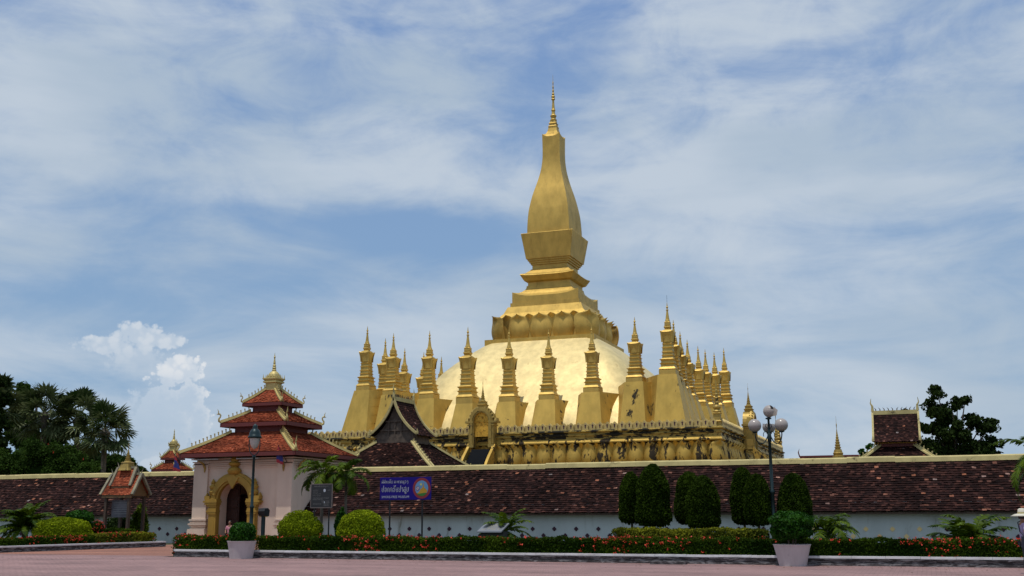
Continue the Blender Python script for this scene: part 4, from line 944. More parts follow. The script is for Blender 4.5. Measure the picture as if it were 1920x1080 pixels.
for s, x, z, wd in (('PHA THATLUANG MUSEUM', -.40, 2.30, .76), ('OPENING EVERYDAY', -.43, 2.235, .50), ('8:00 - 12:00', .02, 2.17, .36), ('1:00 - 4:00', .02, 2.11, .36), ('ENTRANCE FEE', -.40, 2.05, .40), ('5000 KIP', .10, 2.05, .26), ('10000 KIP', .10, 1.99, .26)): text(s, .058, x, z, -.024, DL, pan, width=wd)
m = MB(); disc(m, .06, .07, .15, 2.64, -.026, 9); disc(m, .025, .045, .16, 2.14, -.026, 7); m.build('paint_patch', LETW, pan)
# stone plaque
p = at(924, 993, -57); PL = thing('stone_plaque', 'tilted grey stone plaque on a dark base in front of the small palm', 'plaque', (p.x, -57, 0))
m = MB(); m.box((0, .1, .42), (1.02, .55, .84)); m.box((0, .15, .62), (.98, .5, .60)); m.build('base', mat('dark_stone', (.03, .032, .028), .8), PL)
m = MB(); q = [Vector((-.56, -.34, .88)), Vector((.50, -.34, .88)), Vector((.56, .42, 1.20)), Vector((-.50, .42, 1.20))]; m.poly(q, (0, 0, .05)); s = m.build('slab', mat('grey_slab', (.17, .18, .20), .45), PL)
m = MB()
for k in range(5):
    t = .16+.16*k; a = q[0]+(q[3]-q[0])*t+Vector((.14+.03*(k % 2), 0, .056)); b = q[1]+(q[2]-q[1])*t+Vector((-.14, 0, .056)); n_ = 16
    for j in range(n_):
        if random.random() < .8: m.face([a+(b-a)*(j/n_), a+(b-a)*((j+.7)/n_), a+(b-a)*((j+.7)/n_)+Vector((0, .045, .019)), a+(b-a)*(j/n_)+Vector((0, .045, .019))])
m.build('engraving', mat('engraving_ochre', (.36, .32, .22), .7), s)

# ------------------------------------------------------------------ lamps
LPp = thing('street_lamp', 'dark green iron street lamp with a single hanging lantern in front of the gatehouse', 'street lamp', (4.36, -57, 0))
m = MB(); m.lathe([(.17, 0), (.17, .25), (.12, .3), (.10, .9), (.13, .95), (.13, 1.05), (.085, 1.1), (.075, 1.9), (.095, 1.93), (.095, 2.0), (.065, 2.04), (.055, 4.10), (.085, 4.13), (.085, 4.19), (.04, 4.24)], n=12); m.build('pole', IRON, LPp, True)
m = MB()
for s in (-1, 1): m.tube([(0, 0, 4.2), (s*.14, 0, 4.28), (s*.24, 0, 4.42), (s*.29, 0, 4.65), (s*.27, 0, 4.95)], .022, 6)
m.build('yoke', IRON, LPp, True)
m = MB(); m.lathe([(.03, 4.50), (.13, 4.58), (.19, 4.72), (.23, 4.98)], n=16); m.build('lantern_globe', LGLASS, LPp, True)
m = MB(); m.lathe([(.24, 4.97), (.30, 4.98), (.31, 5.06), (.26, 5.10), (.25, 5.2), (.19, 5.34), (.10, 5.42), (.11, 5.46), (.09, 5.56), (.04, 5.60), (.01, 5.63)], n=16); m.build('cap', IRON, LPp, True)
LR = thing('street_lamp', 'tall dark street lamp with three scrolled arms and cracked milky globes beside the clipped trees', 'street lamp', (26.95, -57, 0))
m = MB(); m.lathe([(.16, 0), (.16, .3), (.11, .35), (.10, .9), (.13, .95), (.13, 1.1), (.08, 1.15), (.075, 2.3), (.10, 2.33), (.10, 2.42), (.065, 2.46), (.055, 4.2), (.075, 4.22), (.075, 4.5), (.055, 4.52), (.04, 5.05), (.12, 5.08), (.1, 5.12), (.02, 5.14)], n=12); m.build('pole', IRON, LR, True)
for k, a in enumerate((R(210), R(-28), R(97))):
    c, s = math.cos(a), math.sin(a)
    arm = MB(); P = [(.05, 4.45), (.14, 4.28), (.2, 4.2), (.30, 4.14), (.42, 4.16), (.52, 4.28), (.56, 4.45), (.56, 4.56)]
    arm.tube([(c*x, s*x, z) for x, z in P], .022, 6)
    arm.tube([(c*(.13+.10*math.cos(t)), s*(.13+.10*math.cos(t)), 4.48+.13*math.sin(t)) for t in [PI*1.2*j/10-.5 for j in range(11)]], .014, 5)
    arm.tube([(c*(.02+.12*math.sin(t)), s*(.02+.12*math.sin(t)), 4.70+.16*t/2.2) for t in [2.6*j/8 for j in range(9)]], .012, 5)
    arm.lathe([(.04, 0), (.1, .02), (.1, .06)], (c*.56, s*.56, 4.54), 10)
    ao = arm.build('arm', IRON, LR, True)
    g = MB(); rr = .245; zc = 4.82; br_ = (k == 2)
    pr = [(rr*math.sin(R(t)), -rr*math.cos(R(t))) for t in (range(14, 170, 12) if br_ and 0 else range(14, 181, 11))]
    if br_: pr = pr[:10]
    g.grid([[(c*.56+r*math.cos(2*PI*j/24), s*.56+r*math.sin(2*PI*j/24), zc+z+(.05*math.sin(3*j) if (br_ and ii == len(pr)-1) else 0)) for j in range(24)] for ii, (r, z) in enumerate(pr)], closev=True)
    g.build('globe', GLOBE, ao, True)
g = MB(); rr = .235; P = []
for ii, t in enumerate(range(10, 181, 10)):
    row = []
    for j in range(13):
        a = R(70+ 250*j/12 - (30 if ii > 9 else 0)); row.append((.05+rr*math.sin(R(t))*math.cos(a), rr*math.sin(R(t))*math.sin(a), 5.36-rr*math.cos(R(t))))
    P.append(row)
g.grid(P); g.grid([[(p[0]*.985+.001, p[1]*.985, p[2]) for p in r][::-1] for r in P])
g.face([(.10, .02, 5.16), (.32, -.04, 5.20), (.36, 0, 5.40), (.22, .05, 5.52), (.16, .05, 5.42)]); g.build('broken_globe', GLOBE, LR, False)
BL = thing('floodlight', 'dark boxy floodlight on a short post beside the left street lamp', 'floodlight', (4.72, -56.6, 0))
m = MB(); m.box((0, 0, .8), (.13, .13, 1.6)); m.build('post', IRON, BL); m = MB(); m.poly([(-.16, -.16, 1.58), (-.16, .2, 1.56), (-.16, .24, 1.82), (-.16, .1, 1.92), (-.16, -.12, 1.90), (-.16, -.2, 1.78)], (.32, 0, 0)); m.build('housing', BLACKM, BL); m = MB(); m.box((0, 0, 1.55), (.38, .1, .035)); m.build('bracket', G_SPIRE, BL)

# ------------------------------------------------------------------ foliage
def sph(n, rg): d = rg.normal(size=(n, 3)); return d/np.linalg.norm(d, axis=1)[:, None]
def lump(d, ph, k=3.0): return (np.sin(d[:, 0]*k+ph)*np.sin(d[:, 1]*k*1.3+ph*2)+np.sin(d[:, 2]*k*1.7+ph*3)*.6+np.sin(d[:, 0]*k*2.3+d[:, 2]*k*2+ph)*.35)
def ball(m, c, r, n, size, rg, lmp=.10, k=3.0, tlo=.0, thi=1.0, core=True, shell=.22, lng=1.5):
    d = sph(n, rg); ph = rg.uniform(0, 6); L = lump(d, ph, k)
    rad = (1+lmp*L)*(1-shell*rg.random(n)**1.5)
    C = np.array(c)+d*rad[:, None]*np.array(r); Q = leafquads(C, size, rg, .45, lng, d)
    m.quads(Q, np.clip(rg.normal(.45, .2, n)+L*.12, tlo, thi))
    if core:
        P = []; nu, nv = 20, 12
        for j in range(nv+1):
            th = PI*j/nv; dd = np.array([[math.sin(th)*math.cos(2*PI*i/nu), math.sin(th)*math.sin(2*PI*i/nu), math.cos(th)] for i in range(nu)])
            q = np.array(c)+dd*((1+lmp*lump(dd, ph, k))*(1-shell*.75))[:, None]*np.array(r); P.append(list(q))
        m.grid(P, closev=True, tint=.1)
def shrub(name, lab, c, r, n, size, mt, group=None, stem=None, cat='shrub', **kw):
    t = thing(name, lab, cat, (c[0], c[1], 0), group=group); rg = np.random.default_rng(int(abs(c[0]*100)) % 9999+3)
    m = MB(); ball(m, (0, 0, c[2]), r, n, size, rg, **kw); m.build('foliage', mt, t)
    m = MB(); rgx = random.Random(3)
    for k in range(4): m.tube([(rgx.uniform(-.06, .06), rgx.uniform(-.06, .06), .05), (rgx.uniform(-.2, .2)*r[0], rgx.uniform(-.2, .2)*r[1], c[2])], [.03, .015], 6)
    m.build('stem', BARK, t)
    return t
def P2(u, v, y): return at(u, v, y)
# two clipped round yellow-green shrubs
shrub('round_shrub', 'rounded yellow-green shrub just right of the floodlight, below the black board', (6.85, -57, .95), (.98, .95, .84), 9000, .055, L_YEL, 'rounded yellow-green shrubs', lmp=.05, k=4)
shrub('round_shrub', 'rounded yellow-green shrub between the black board and the blue sign', (9.82, -57, .98), (1.02, .95, .84), 9000, .055, L_YEL, 'rounded yellow-green shrubs', lmp=.05, k=4)
shrub('bush', 'narrow dark green upright bush between the two rounded shrubs', (8.5, -56.4, 1.1), (.24, .24, .78), 1500, .07, L_BOX, lmp=.12)
# left garden
shrub('clipped_shrub', 'wide low yellow-green clipped shrub left of the notice shelter', (-8.8, -54, .85), (1.6, 1.1, .72), 12000, .06, L_YEL, lmp=.05, k=4)
shrub('bush', 'dark glossy bush peeping up behind the yellow-green clipped shrub', (at(150, 975, -52.2).x, -52.2, 1.35), (.72, .6, .62), 1800, .09, L_BOX, lmp=.15)
shrub('bush', 'dark bush beneath the board of the notice shelter', (at(226, 985, -47).x, -47.0, .9), (.85, .6, .75), 2600, .09, L_DARK, lmp=.15)
shrub('bush', 'bright green feathery bush at the right post of the notice shelter', (at(262, 980, -47).x, -47.0, 1.05), (.42, .5, .95), 3000, .09, L_PALM, lmp=.2, lng=3)
# ixora hedges
def flowers(m, C, rg, r=.045):
    for c in C:
        n = int(rg.integers(5, 10)); P = np.array(c)+rg.normal(0, r*.6, (n, 3)); m.quads(leafquads(P, r*.9, rg, 0, 1.1), np.full(n, rg.random()))
def hedge(name, lab, path, w_, z0, z1, dens_, size, mt, nfl, seed, round_=.12, cat='hedge', leafb=None):
    t = thing(name, lab, cat, (path[0][0], path[0][1], 0)); rg = np.random.default_rng(seed); m = MB(); fl = []; o = np.array([path[0][0], path[0][1], 0])
    for a, b in zip(path[:-1], path[1:]):
        a, b = np.array([*a, 0.]), np.array([*b, 0.]); d = b-a; L = np.linalg.norm(d); d /= L; n_ = np.array([-d[1], d[0], 0])
        def surf(N):
            per = (z1-z0)*2+w_; s = rg.random(N)*per; u = rg.random(N)*(L+w_*.4)-w_*.2
            off = np.where(s < z1-z0, -w_/2, np.where(s < z1-z0+w_, s-(z1-z0)-w_/2, w_/2)); z = np.where(s < z1-z0, z0+s, np.where(s < z1-z0+w_, z1, z0+(s-(z1-z0)-w_)))
            nr = np.where((s < z1-z0)[:, None], -n_, np.where((s < z1-z0+w_)[:, None], np.array([0, 0, 1.]), n_))
            e = np.clip(1-(z1-z)/round_, 0, 1)*np.clip(1-(w_/2-abs(off))/round_, 0, 1); off = off*(1-e*.12); z = z-e*.05
            wob = .022*np.sin(u*2.1+seed)+.016*np.sin(u*5.3+z*7)+.014*np.sin(u*11+1)
            return a+d*u[:, None]+n_*(off*(1+wob*.8))[:, None]+np.array([0, 0, 1.])*(z+wob*(z > z1-.1))[:, None], nr, u, z
        N = int(L*dens_); C, nr, u, z = surf(N); C = C+rg.normal(0, .018, C.shape)-nr*(rg.random(N)**2*.09)[:, None]
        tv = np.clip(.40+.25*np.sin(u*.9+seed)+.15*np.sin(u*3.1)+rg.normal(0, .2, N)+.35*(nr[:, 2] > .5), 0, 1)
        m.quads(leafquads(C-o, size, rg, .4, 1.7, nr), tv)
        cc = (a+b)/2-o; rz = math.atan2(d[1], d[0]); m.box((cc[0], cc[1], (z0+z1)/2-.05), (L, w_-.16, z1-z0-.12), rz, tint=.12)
        if nfl:
            C, nr, u, z = surf(int(L*nfl*3)); pk = np.sin(u*.8+seed*1.7)+np.sin(u*2.3+z*3+seed)*.8+rg.normal(0, .9, len(u))+1.0*(z > z1-.12); sel = np.argsort(-pk)[:int(L*nfl)]
            fl += list((C+nr*.02)[sel]-o)
    m.build('foliage', mt, t)
    if nfl:
        f = MB(); flowers(f, fl, rg); tag(f.build('flowers', FLOWER, t), kind='stuff')
    return t
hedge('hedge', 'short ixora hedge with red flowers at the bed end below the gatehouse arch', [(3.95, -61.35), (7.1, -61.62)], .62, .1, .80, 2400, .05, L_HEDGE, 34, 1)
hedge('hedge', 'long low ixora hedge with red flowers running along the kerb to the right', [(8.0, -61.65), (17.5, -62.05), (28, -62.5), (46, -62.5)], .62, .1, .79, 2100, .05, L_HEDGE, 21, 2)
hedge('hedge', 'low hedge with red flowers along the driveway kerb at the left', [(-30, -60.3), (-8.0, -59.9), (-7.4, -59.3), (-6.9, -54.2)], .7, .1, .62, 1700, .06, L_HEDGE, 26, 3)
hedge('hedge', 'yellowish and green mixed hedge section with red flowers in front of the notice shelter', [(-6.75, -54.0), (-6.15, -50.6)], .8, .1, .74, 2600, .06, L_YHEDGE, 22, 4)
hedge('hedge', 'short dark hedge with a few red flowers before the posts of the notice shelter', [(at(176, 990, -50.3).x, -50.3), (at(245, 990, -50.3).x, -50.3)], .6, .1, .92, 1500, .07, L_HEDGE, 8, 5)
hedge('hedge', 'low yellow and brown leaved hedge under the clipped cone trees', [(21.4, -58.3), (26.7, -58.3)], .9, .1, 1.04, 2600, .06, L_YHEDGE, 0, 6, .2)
t = shrub('flowering_bush', 'small round bush covered in red flowers left of the notice shelter', (at(182, 985, -50.6).x, -50.6, .98), (.36, .36, .34), 900, .06, L_HEDGE); f = MB(); rg = np.random.default_rng(4); flowers(f, sph(60, rg)*.37+np.array([0, 0, 1.0]), rg); tag(f.build('flowers', FLOWER, t), kind='stuff')
# clipped cone trees
def topiary(u, vtop, vbot, wpx, y, lab, seed, n=9000, shape=3.0):
    p, q = at(u, vtop, y), at(u, vbot, y); s = (at(u+50, vbot, y)-at(u-50, vbot, y)).length/100
    R_ = wpx*s/2*.96; t = thing('clipped_tree', lab, 'tree', (p.x, y, 0), group='trees clipped into cones'); rg = np.random.default_rng(seed); h0, h1 = q.z, p.z
    m = MB(); v = rg.random(n)**.9; ph = rg.uniform(0, 6); a = rg.random(n)*2*PI
    def prof(v): return R_*np.clip((1-np.maximum(0, (v-.16)/.84)**shape), 0, 1)**.58*np.clip(.80+.28*np.minimum(v/.12, 1), 0, 1)
    dd = np.stack([np.cos(a), np.sin(a), v*2], 1); L = lump(dd, ph, 3.0)
    r = prof(v)*(1+.055*L+.02*np.sin(a*7+v*11))*(1-.15*rg.random(n)**2); C = np.stack([r*np.cos(a), r*np.sin(a), h0+(h1-h0)*v+rg.normal(0, .02, n)], 1)
    nr = np.stack([np.cos(a), np.sin(a), np.full(n, .35)], 1); nr /= np.linalg.norm(nr, axis=1)[:, None]
    m.quads(leafquads(C, .055, rg, .35, 1.8, nr), np.clip(rg.normal(.42, .22, n)+L*.14, 0, 1))
    b = rg.random(n//7)**.5*R_*.7; ab = rg.random(n//7)*2*PI; m.quads(leafquads(np.stack([b*np.cos(ab), b*np.sin(ab), np.full(n//7, h0+.04)+rg.normal(0, .05, n//7)], 1), .06, rg), rg.random(n//7)*.4)
    V_ = [i/12 for i in range(13)]; m.grid([[(.86*float(prof(np.array(x)))*math.cos(2*PI*k/18), .86*float(prof(np.array(x)))*math.sin(2*PI*k/18), h0+.08+(h1-h0)*.97*x) for k in range(18)] for x in V_], closev=True, tint=.08)
    m.build('crown', L_TOPI, t)
    m = MB(); m.tube([(0, 0, .05), (.02, 0, h0*.6), (0, 0, h0+.3)], [.06, .05, .04], 8); m.build('trunk', BARK, t)
for args in ((1182, 886, 978, 46, -55.5, 'leftmost clipped cone tree, half behind its taller neighbour', 1), (1223, 871, 984, 66, -57, 'tallest clipped cone tree, second from the left', 2), (1291, 886, 980, 56, -55.5, 'clipped cone tree half hidden behind the broad one, third from left', 3, 8000, 3.4), (1316, 893, 988, 66, -57, 'broad clipped cone tree next to the right of the gap beside the tallest', 4),
             (1391, 878, 980, 50, -55.5, 'slim rounded clipped tree just left of the street lamp pole pair', 5, 8000, 4.0), (1418, 890, 982, 52, -57, 'clipped tree right beside the street lamp pole on its left', 6, 8000, 3.8), (1486, 889, 985, 66, -56.5, 'clipped cone tree right of the street lamp, above the large white planter', 7)): topiary(*args)
# palms with feathered leaves
def frond(m, base, az, el, L, droop, w_, rg, n=26, stiff=0.0, tint=None, twist=0.0):
    h = np.array([math.cos(az), math.sin(az), 0.]); side = np.array([-h[1], h[0], 0.]); ts = np.linspace(0, 1, 15); P = []; p = np.array(base, float); e = el
    for t in ts:
        P.append(p.copy()); p = p+(h*math.cos(e)+np.array([0, 0, 1.])*math.sin(e))*L/14; e -= droop/14*(.5+1.3*t)
    P = np.array(P); m.tube([tuple(x) for x in P], [.018*(1-.8*t)*(L/1.2)**.5 for t in ts], 5, .35)
    T = []; ti = []; tb = rg.uniform(.1, .75) if tint is None else tint
    for k in range(n):
        t = .14+.86*k/n; i = min(13, int(t*14)); fr = t*14-i; c = P[i]+(P[i+1]-P[i])*fr; d = P[i+1]-P[i]; d /= np.linalg.norm(d)
        ll = w_*math.sin(PI*min(1, (t*.9+.12)))**.6*rg.uniform(.85, 1.1)
        for s in (-1, 1):
            q = side*s*(.8)+d*.55+np.array([0, 0, rg.uniform(-.35, .25)-(.15 if stiff == 0 else 0)]); q /= np.linalg.norm(q)
            tipv = c+q*ll-np.array([0, 0, ll*ll*(.35 if not stiff else .1)]); wd = d*.034*(L/1.2)**.5
            mid = c+q*ll*.5
            T.append([c-wd*.6, mid-wd, mid+wd]); T.append([c-wd*.6, mid+wd, c+wd*.6]); T.append([mid-wd, tipv, mid+wd]); x = np.clip(tb+rg.normal(0, .15), 0, 1); ti += [x]*3
    m.tris(np.array(T), np.array(ti))
def palm(name, lab, x, y, z, h, nf, L, w_, seed, stems=1, spread=.2, elr=(.2, 1.35), droop=1.6, trunk=.07, cat='palm', mt=None, boot=True, n=26):
    t = thing(name, lab, cat, (x, y, z)); rg = np.random.default_rng(seed); m = MB(); tr = MB()
    for s in range(stems):
        ox, oy = (0, 0) if stems == 1 else (rg.uniform(-spread, spread), rg.uniform(-spread, spread)); hh = h*(1 if stems == 1 else rg.uniform(.6, 1.05))
        if hh > .1: tr.tube([(ox, oy, 0), (ox*1.2+.03, oy, hh*.5), (ox*1.5, oy*1.5, hh)], [trunk*1.25, trunk, trunk*.8], 8)
        for k in range(nf):
            az = 2.4*k+rg.uniform(-.3, .3)+s; f_ = (k+.5)/nf; el = lerp(elr[1], elr[0], f_**.9)+rg.uniform(-.12, .12)
            frond(m, (ox*1.5, oy*1.5, hh-.04*rg.random()), az, el, L*rg.uniform(.8, 1.1), droop*rg.uniform(.75, 1.25), w_, rg, n)
    m.build('fronds', mt or L_PALM, t)
    if tr.v: tr.build('trunk', PBARK, t, True)
    return t
palm('palm_tree', 'slender palm with arching feathery fronds in front of the corner of the gatehouse', 4.95, -52, 0, 3.7, 14, 1.75, .42, 11, trunk=.075, elr=(-.5, 1.3), droop=1.9, n=34)
palm('palm_tree', 'second feathery palm just right of the one at the gatehouse corner, above the black board', 6.25, -52, 0, 3.55, 14, 1.55, .40, 12, trunk=.07, elr=(-.6, 1.3), droop=2.0, n=34)
palm('cycad', 'bushy dark cycad-like palm at the far left beside the yellow-green shrub', -11.2, -54, .1, .9, 48, 1.9, .32, 13, trunk=.16, elr=(.1, 1.45), droop=1.5, cat='cycad', n=40)
palm('small_palm', 'small bright feathery palm growing behind the stone plaque', 15.95, -56, .1, .85, 22, 1.3, .26, 14, elr=(-.2, 1.4), droop=1.2, trunk=.06)
palm('small_palm', 'arching feathery palm half hidden behind the right white planter', 28.75, -56.5, .1, .9, 20, 1.55, .38, 15, elr=(-.1, 1.2), droop=1.9, trunk=.08)
palm('small_palm', 'low bright green clump palm near the right end of the white wall', 33.55, -57, .1, .6, 9, 1.55, .36, 16, stems=3, spread=.4, elr=(.3, 1.4), droop=1.25, trunk=.05)
palm('palm_tree', 'palm reaching in from the right edge of the picture with drooping fronds', 36.3, -57.5, .1, 3.3, 18, 2.0, .42, 17, elr=(-.3, 1.2), droop=1.9, trunk=.09, n=34)
t = palm('garden_plant', 'wispy reddish leaved plant at the foot of the leftmost clipped trees', 21.5, -58.9, .1, .3, 12, .75, .16, 18, elr=(.2, 1.4), droop=1.5, trunk=.02, cat='plant', mt=leafmat('reddish_leaves', (.10, .03, .015), (.16, .13, .03)), n=12)
# potted shrubs
def planter(lab, c, rt_, rb, h, sr, sz, n, size, seed, low=.0):
    t = thing('potted_shrub', lab, 'planter', (c[0], c[1], 0)); m = MB()
    m.lathe([(rb, 0), (rb*1.01, .04), (lerp(rb, rt_, .5)*.985, h*.5), (rt_*.955, h*.86), (rt_*1.0, h*.97), (rt_*1.03, h), (rt_*.92, h), (rt_*.90, h-.06)], n=40)
    m.build('pot', mat('weathered_white_pot', (.5, .45, .45), .85, build=varied((.54, .48, .48), (.44, .385, .385), 2.2, (.20, .14, .14), (.64, .80), .3), bump=(8, .3, .02)), t, True)
    rg = np.random.default_rng(seed); m = MB(); ball(m, (0, 0, h+sz[1]), (sr, sr, sz[0]), n, size, rg, lmp=low or .07, k=3.5); m.build('foliage', L_BOX, t)
    m = MB()
    for k in range(5): m.tube([(.1*math.cos(k*1.3), .1*math.sin(k*1.3), h-.05), (.25*sr*math.cos(k*1.3), .25*sr*math.sin(k*1.3), h+sz[1])], [.03, .02], 6)
    m.build('stem', BARK, t)
    m = MB(); m.lathe([(rt_*.9, h-.07), (.01, h-.05)], n=24); m.build('soil', EARTH, t)
planter('small white tapered planter holding a dark glossy rounded shrub below the gatehouse', (7.74, -62.65), .545, .43, .65, .50, (.42, .28), 2600, .065, 21)
planter('large white tapered planter with a wide spreading green shrub before the right street lamp', (28.28, -63.4), .57, .42, .65, .68, (.44, .58), 4600, .07, 22, low=.13)

# ------------------------------------------------------------------ big trees
def tree(name, lab, x, y, clumps, n, size, mt, trunk_r, seed, group=None, lng=1.5, fl=0, base=0, core=.55):
    "clumps: (dx, dy, z, r)"
    t = thing(name, lab, 'tree', (x, y, base), group=group); rg = np.random.default_rng(seed); m = MB(); clumps = [(*c[:3], c[3]*(.8 if core < .5 else .9)) for c in clumps]; tot = sum(c[3]**2 for c in clumps); F = []
    for c in clumps:
        k = int(n*c[3]**2/tot); tb = rg.uniform(-.12, .15)
        for s in range(9):
            d = sph(1, rg)[0]; cc = np.array(c[:3])+d*c[3]*.62*np.array([1, 1, .75]); rr = c[3]*rg.uniform(.32, .52); q = sph(k//9, rg)
            L = lump(q, s, 3); C = cc+q*(rr*(1+.12*L)*(1-.5*rg.random(len(q))**1.6))[:, None]*np.array([1, 1, .8])
            m.quads(leafquads(C, size, rg, .3, lng, q), np.clip(rg.normal(.38, .2, len(q))+tb+.12*L, 0, 1))
            if fl: F += [cc+sph(1, rg)[0]*rr*1.02 for _ in range(fl) if rg.random() < .35]
        if core:
            ball(m, c[:3], (c[3]*core,)*3, 300, size, rg, core=True, tlo=0, thi=.3)
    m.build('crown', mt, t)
    m = MB(); top = max(c[2] for c in clumps); zz_ = min(c[2] for c in clumps)
    m.tube([(0, 0, 0), (.1, 0, zz_*.5), (0, .1, zz_), (.1, 0, lerp(zz_, top, .7))], [trunk_r*1.3, trunk_r, trunk_r*.75, trunk_r*.3], 10)
    for c in clumps: m.tube([(0, 0, zz_*.55), (c[0]*.45, c[1]*.45, lerp(zz_*.6, c[2], .6)), tuple(c[:3])], [trunk_r*.5, trunk_r*.3, trunk_r*.08], 6)
    m.build('trunk', BARK, t, True)
    if F:
        f = MB(); flowers(f, F, rg, .09); tag(f.build('flowers', FLOWER, t), kind='stuff')
    return t
def fromphoto(pts, y, x0, rg_=None):
    "clump list from rough outline positions (u, v, radius m, depth offset)"
    r = []
    for u, v, rr, dy in pts:
        p = at(u, v, y+dy); r.append((p.x-x0, dy, p.z, rr))
    return r
x0 = at(1790, 850, 20).x
tree('broadleaf_tree', 'large dark broadleaf tree standing behind the wall at the far right', x0, 20, fromphoto([(1757, 735, 1.25, 0), (1748, 765, 1.7, .5), (1775, 775, 1.9, 0), (1795, 758, 1.4, 1), (1810, 748, .9, 0), (1752, 800, 1.9, 0), (1790, 810, 2.1, -1), (1770, 838, 2.4, .5), (1820, 785, 1.3, 0), (1838, 800, 1.7, .6), (1858, 798, 1.3, 0), (1862, 830, 1.5, 0), (1835, 838, 2.1, .5), (1810, 850, 2.6, 0), (1765, 870, 2.6, 0), (1860, 860, 1.8, 0)], 20, x0), 13000, .24, L_DARK, .38, 31, core=.3)
x0 = at(1722, 850, 26).x
tree('broadleaf_tree', 'smaller tree whose leaves show behind the right chapel roof', x0, 26, fromphoto([(1694, 776, .9, 0), (1718, 800, 1.0, 0), (1728, 835, 1.8, 0), (1735, 860, 1.8, 0)], 26, x0), 3500, .24, L_DARK, .22, 32, core=.35)
x0 = at(1625, 855, -8).x
tree('sapling', 'slender leafy sapling just left of the right chapel roof', x0, -8, fromphoto([(1616, 848, .45, 0), (1633, 838, .5, .3), (1624, 858, .7, 0)], -8, x0), 700, .16, L_BOX, .08, 33, core=0)
x0 = at(20, 850, -24).x
tree('column_tree', 'tall dark tree cut off by the left edge of the picture', x0, -28, fromphoto([(2, 715, .9, 0), (-10, 750, 1.6, 0), (-4, 790, 1.6, 0), (-6, 830, 1.8, 0), (-70, 760, 3.0, 0), (-60, 820, 3, 0), (-2, 865, 1.8, 0)], -28, x0), 13000, .22, L_DARK, .35, 34)
x0 = at(60, 850, -6).x
tree('broadleaf_tree', 'olive leaved tree rising behind the fan palms at left', x0, -6, fromphoto([(42, 728, 1.0, 0), (55, 742, 1.2, 0), (68, 752, 1.0, .5), (40, 765, 1.5, 0), (30, 800, 2.2, 0), (70, 790, 1.4, 0), (60, 840, 2.8, 0)], -6, x0), 12000, .26, L_TREE, .35, 35)
x0 = at(80, 880, -30).x
tree('flame_tree', 'spreading dark green flame tree with scattered red blossoms in front of the fan palms', x0, -30, fromphoto([(40, 858, 1.7, 0), (75, 850, 1.8, 0), (110, 856, 1.8, 0), (135, 868, 1.5, 0), (25, 880, 2.0, 0), (70, 885, 2.2, 0), (120, 888, 2.0, 0), (160, 890, 1.5, 0), (-20, 870, 2.2, 0)], -30, x0), 26000, .13, L_TREE, .3, 36, fl=1)
x0 = at(250, 880, -8).x
tree('broadleaf_tree', 'rounded green tree behind the spire of the notice shelter', x0, -8, fromphoto([(232, 872, 1.5, 0), (250, 880, 1.2, 0), (215, 872, 1.6, 0), (195, 880, 1.8, 0), (262, 888, 1.0, 0), (225, 892, 2.0, 0), (180, 888, 2.0, 0)], -8, x0), 16000, .19, L_TREE, .35, 37)
x0 = at(170, 880, -4).x
tree('broadleaf_tree', 'dark mass of a tree filling the gaps behind the fan palms', x0, -2, fromphoto([(110, 822, 1.8, 0), (150, 848, 1.9, 0), (185, 862, 1.9, 0), (170, 885, 2.6, 0), (215, 870, 1.6, 0), (100, 870, 2.6, 0)], -2, x0), 12000, .26, L_DARK, .35, 38)
# fan palms
def fanleaf(m, base, az, el, L, rg, r=1.15, tint=.4):
    h = np.array([math.cos(az)*math.cos(el), math.sin(az)*math.cos(el), math.sin(el)]); c = np.array(base)+h*L
    mid = np.array(base)+h*L*.5+np.array([0, 0, .05]); m.tube([tuple(base), tuple(mid), tuple(c)], [.05, .04, .03], 5, .9)
    s = np.cross(h, [0, 0, 1.]); s /= np.linalg.norm(s)+1e-9; n_ = np.cross(s, h); T = []; ti = []
    tl = rg.uniform(-.7, .7); s2 = s*math.cos(tl)+n_*math.sin(tl); n2 = np.cross(s2, h); k = 26
    for i in range(k):
        a = lerp(-2.15, 2.15, i/(k-1)); d = h*math.cos(a)+s2*math.sin(a)+n2*(.16*(1 if i % 2 else -1)-.15*abs(a)); d /= np.linalg.norm(d)
        rr = r*(1-.12*abs(a)/2.1)*rg.uniform(.9, 1.08); q = np.cross(d, n2); w_ = q/np.linalg.norm(q)*.085*r
        mm = c+d*rr*.62; tp = c+d*rr-np.array([0, 0, .10*rr])
        T += [[c, mm-w_, mm+w_], [mm-w_, tp, mm+w_]]; x = np.clip(tint+rg.normal(0, .10), 0, 1); ti += [x, x]
    m.tris(np.array(T), np.array(ti))
def fanpalm(lab, u, v, y, seed, R_=2.5, nl=30, r=1.15, base_v=None):
    p = at(u, v, y); t = thing('fan_palm', lab, 'palm', (p.x, y, 0), group='fan palms behind the left wall'); r *= 1.12; nl = int(nl*.85); rg = np.random.default_rng(seed); m = MB()
    for k in range(nl):
        f_ = (k+.5)/nl; el = lerp(1.35, -.75, f_**.85)+rg.uniform(-.12, .12); az = 2.4*k+rg.uniform(-.3, .3); fanleaf(m, (0, 0, p.z-.3+.5*(1-f_)), az, el, R_*rg.uniform(.55, .85), rg, r*rg.uniform(.85, 1.1), rg.choice([.25, .3, .4, .5, .9] if el < .3 else [.1, .2, .3, .4]))
    m.build('crown', L_FAN, t); m = MB(); m.tube([(0, 0, 0), (.15, 0, p.z*.5), (0, 0, p.z)], [.30, .22, .24], 10); m.tube([(0, 0, p.z-.9), (0, 0, p.z-.2), (0, 0, p.z+.2)], [.24, .5, .2], 10); m.build('trunk', PBARK, t)
fanpalm('leftmost of the three fan palms, tallest, before the olive tree', 84, 776, -18, 41, 2.5, 34, 1.3)
fanpalm('middle fan palm of the three behind the left wall', 146, 786, -16, 42, 2.3, 30, 1.2)
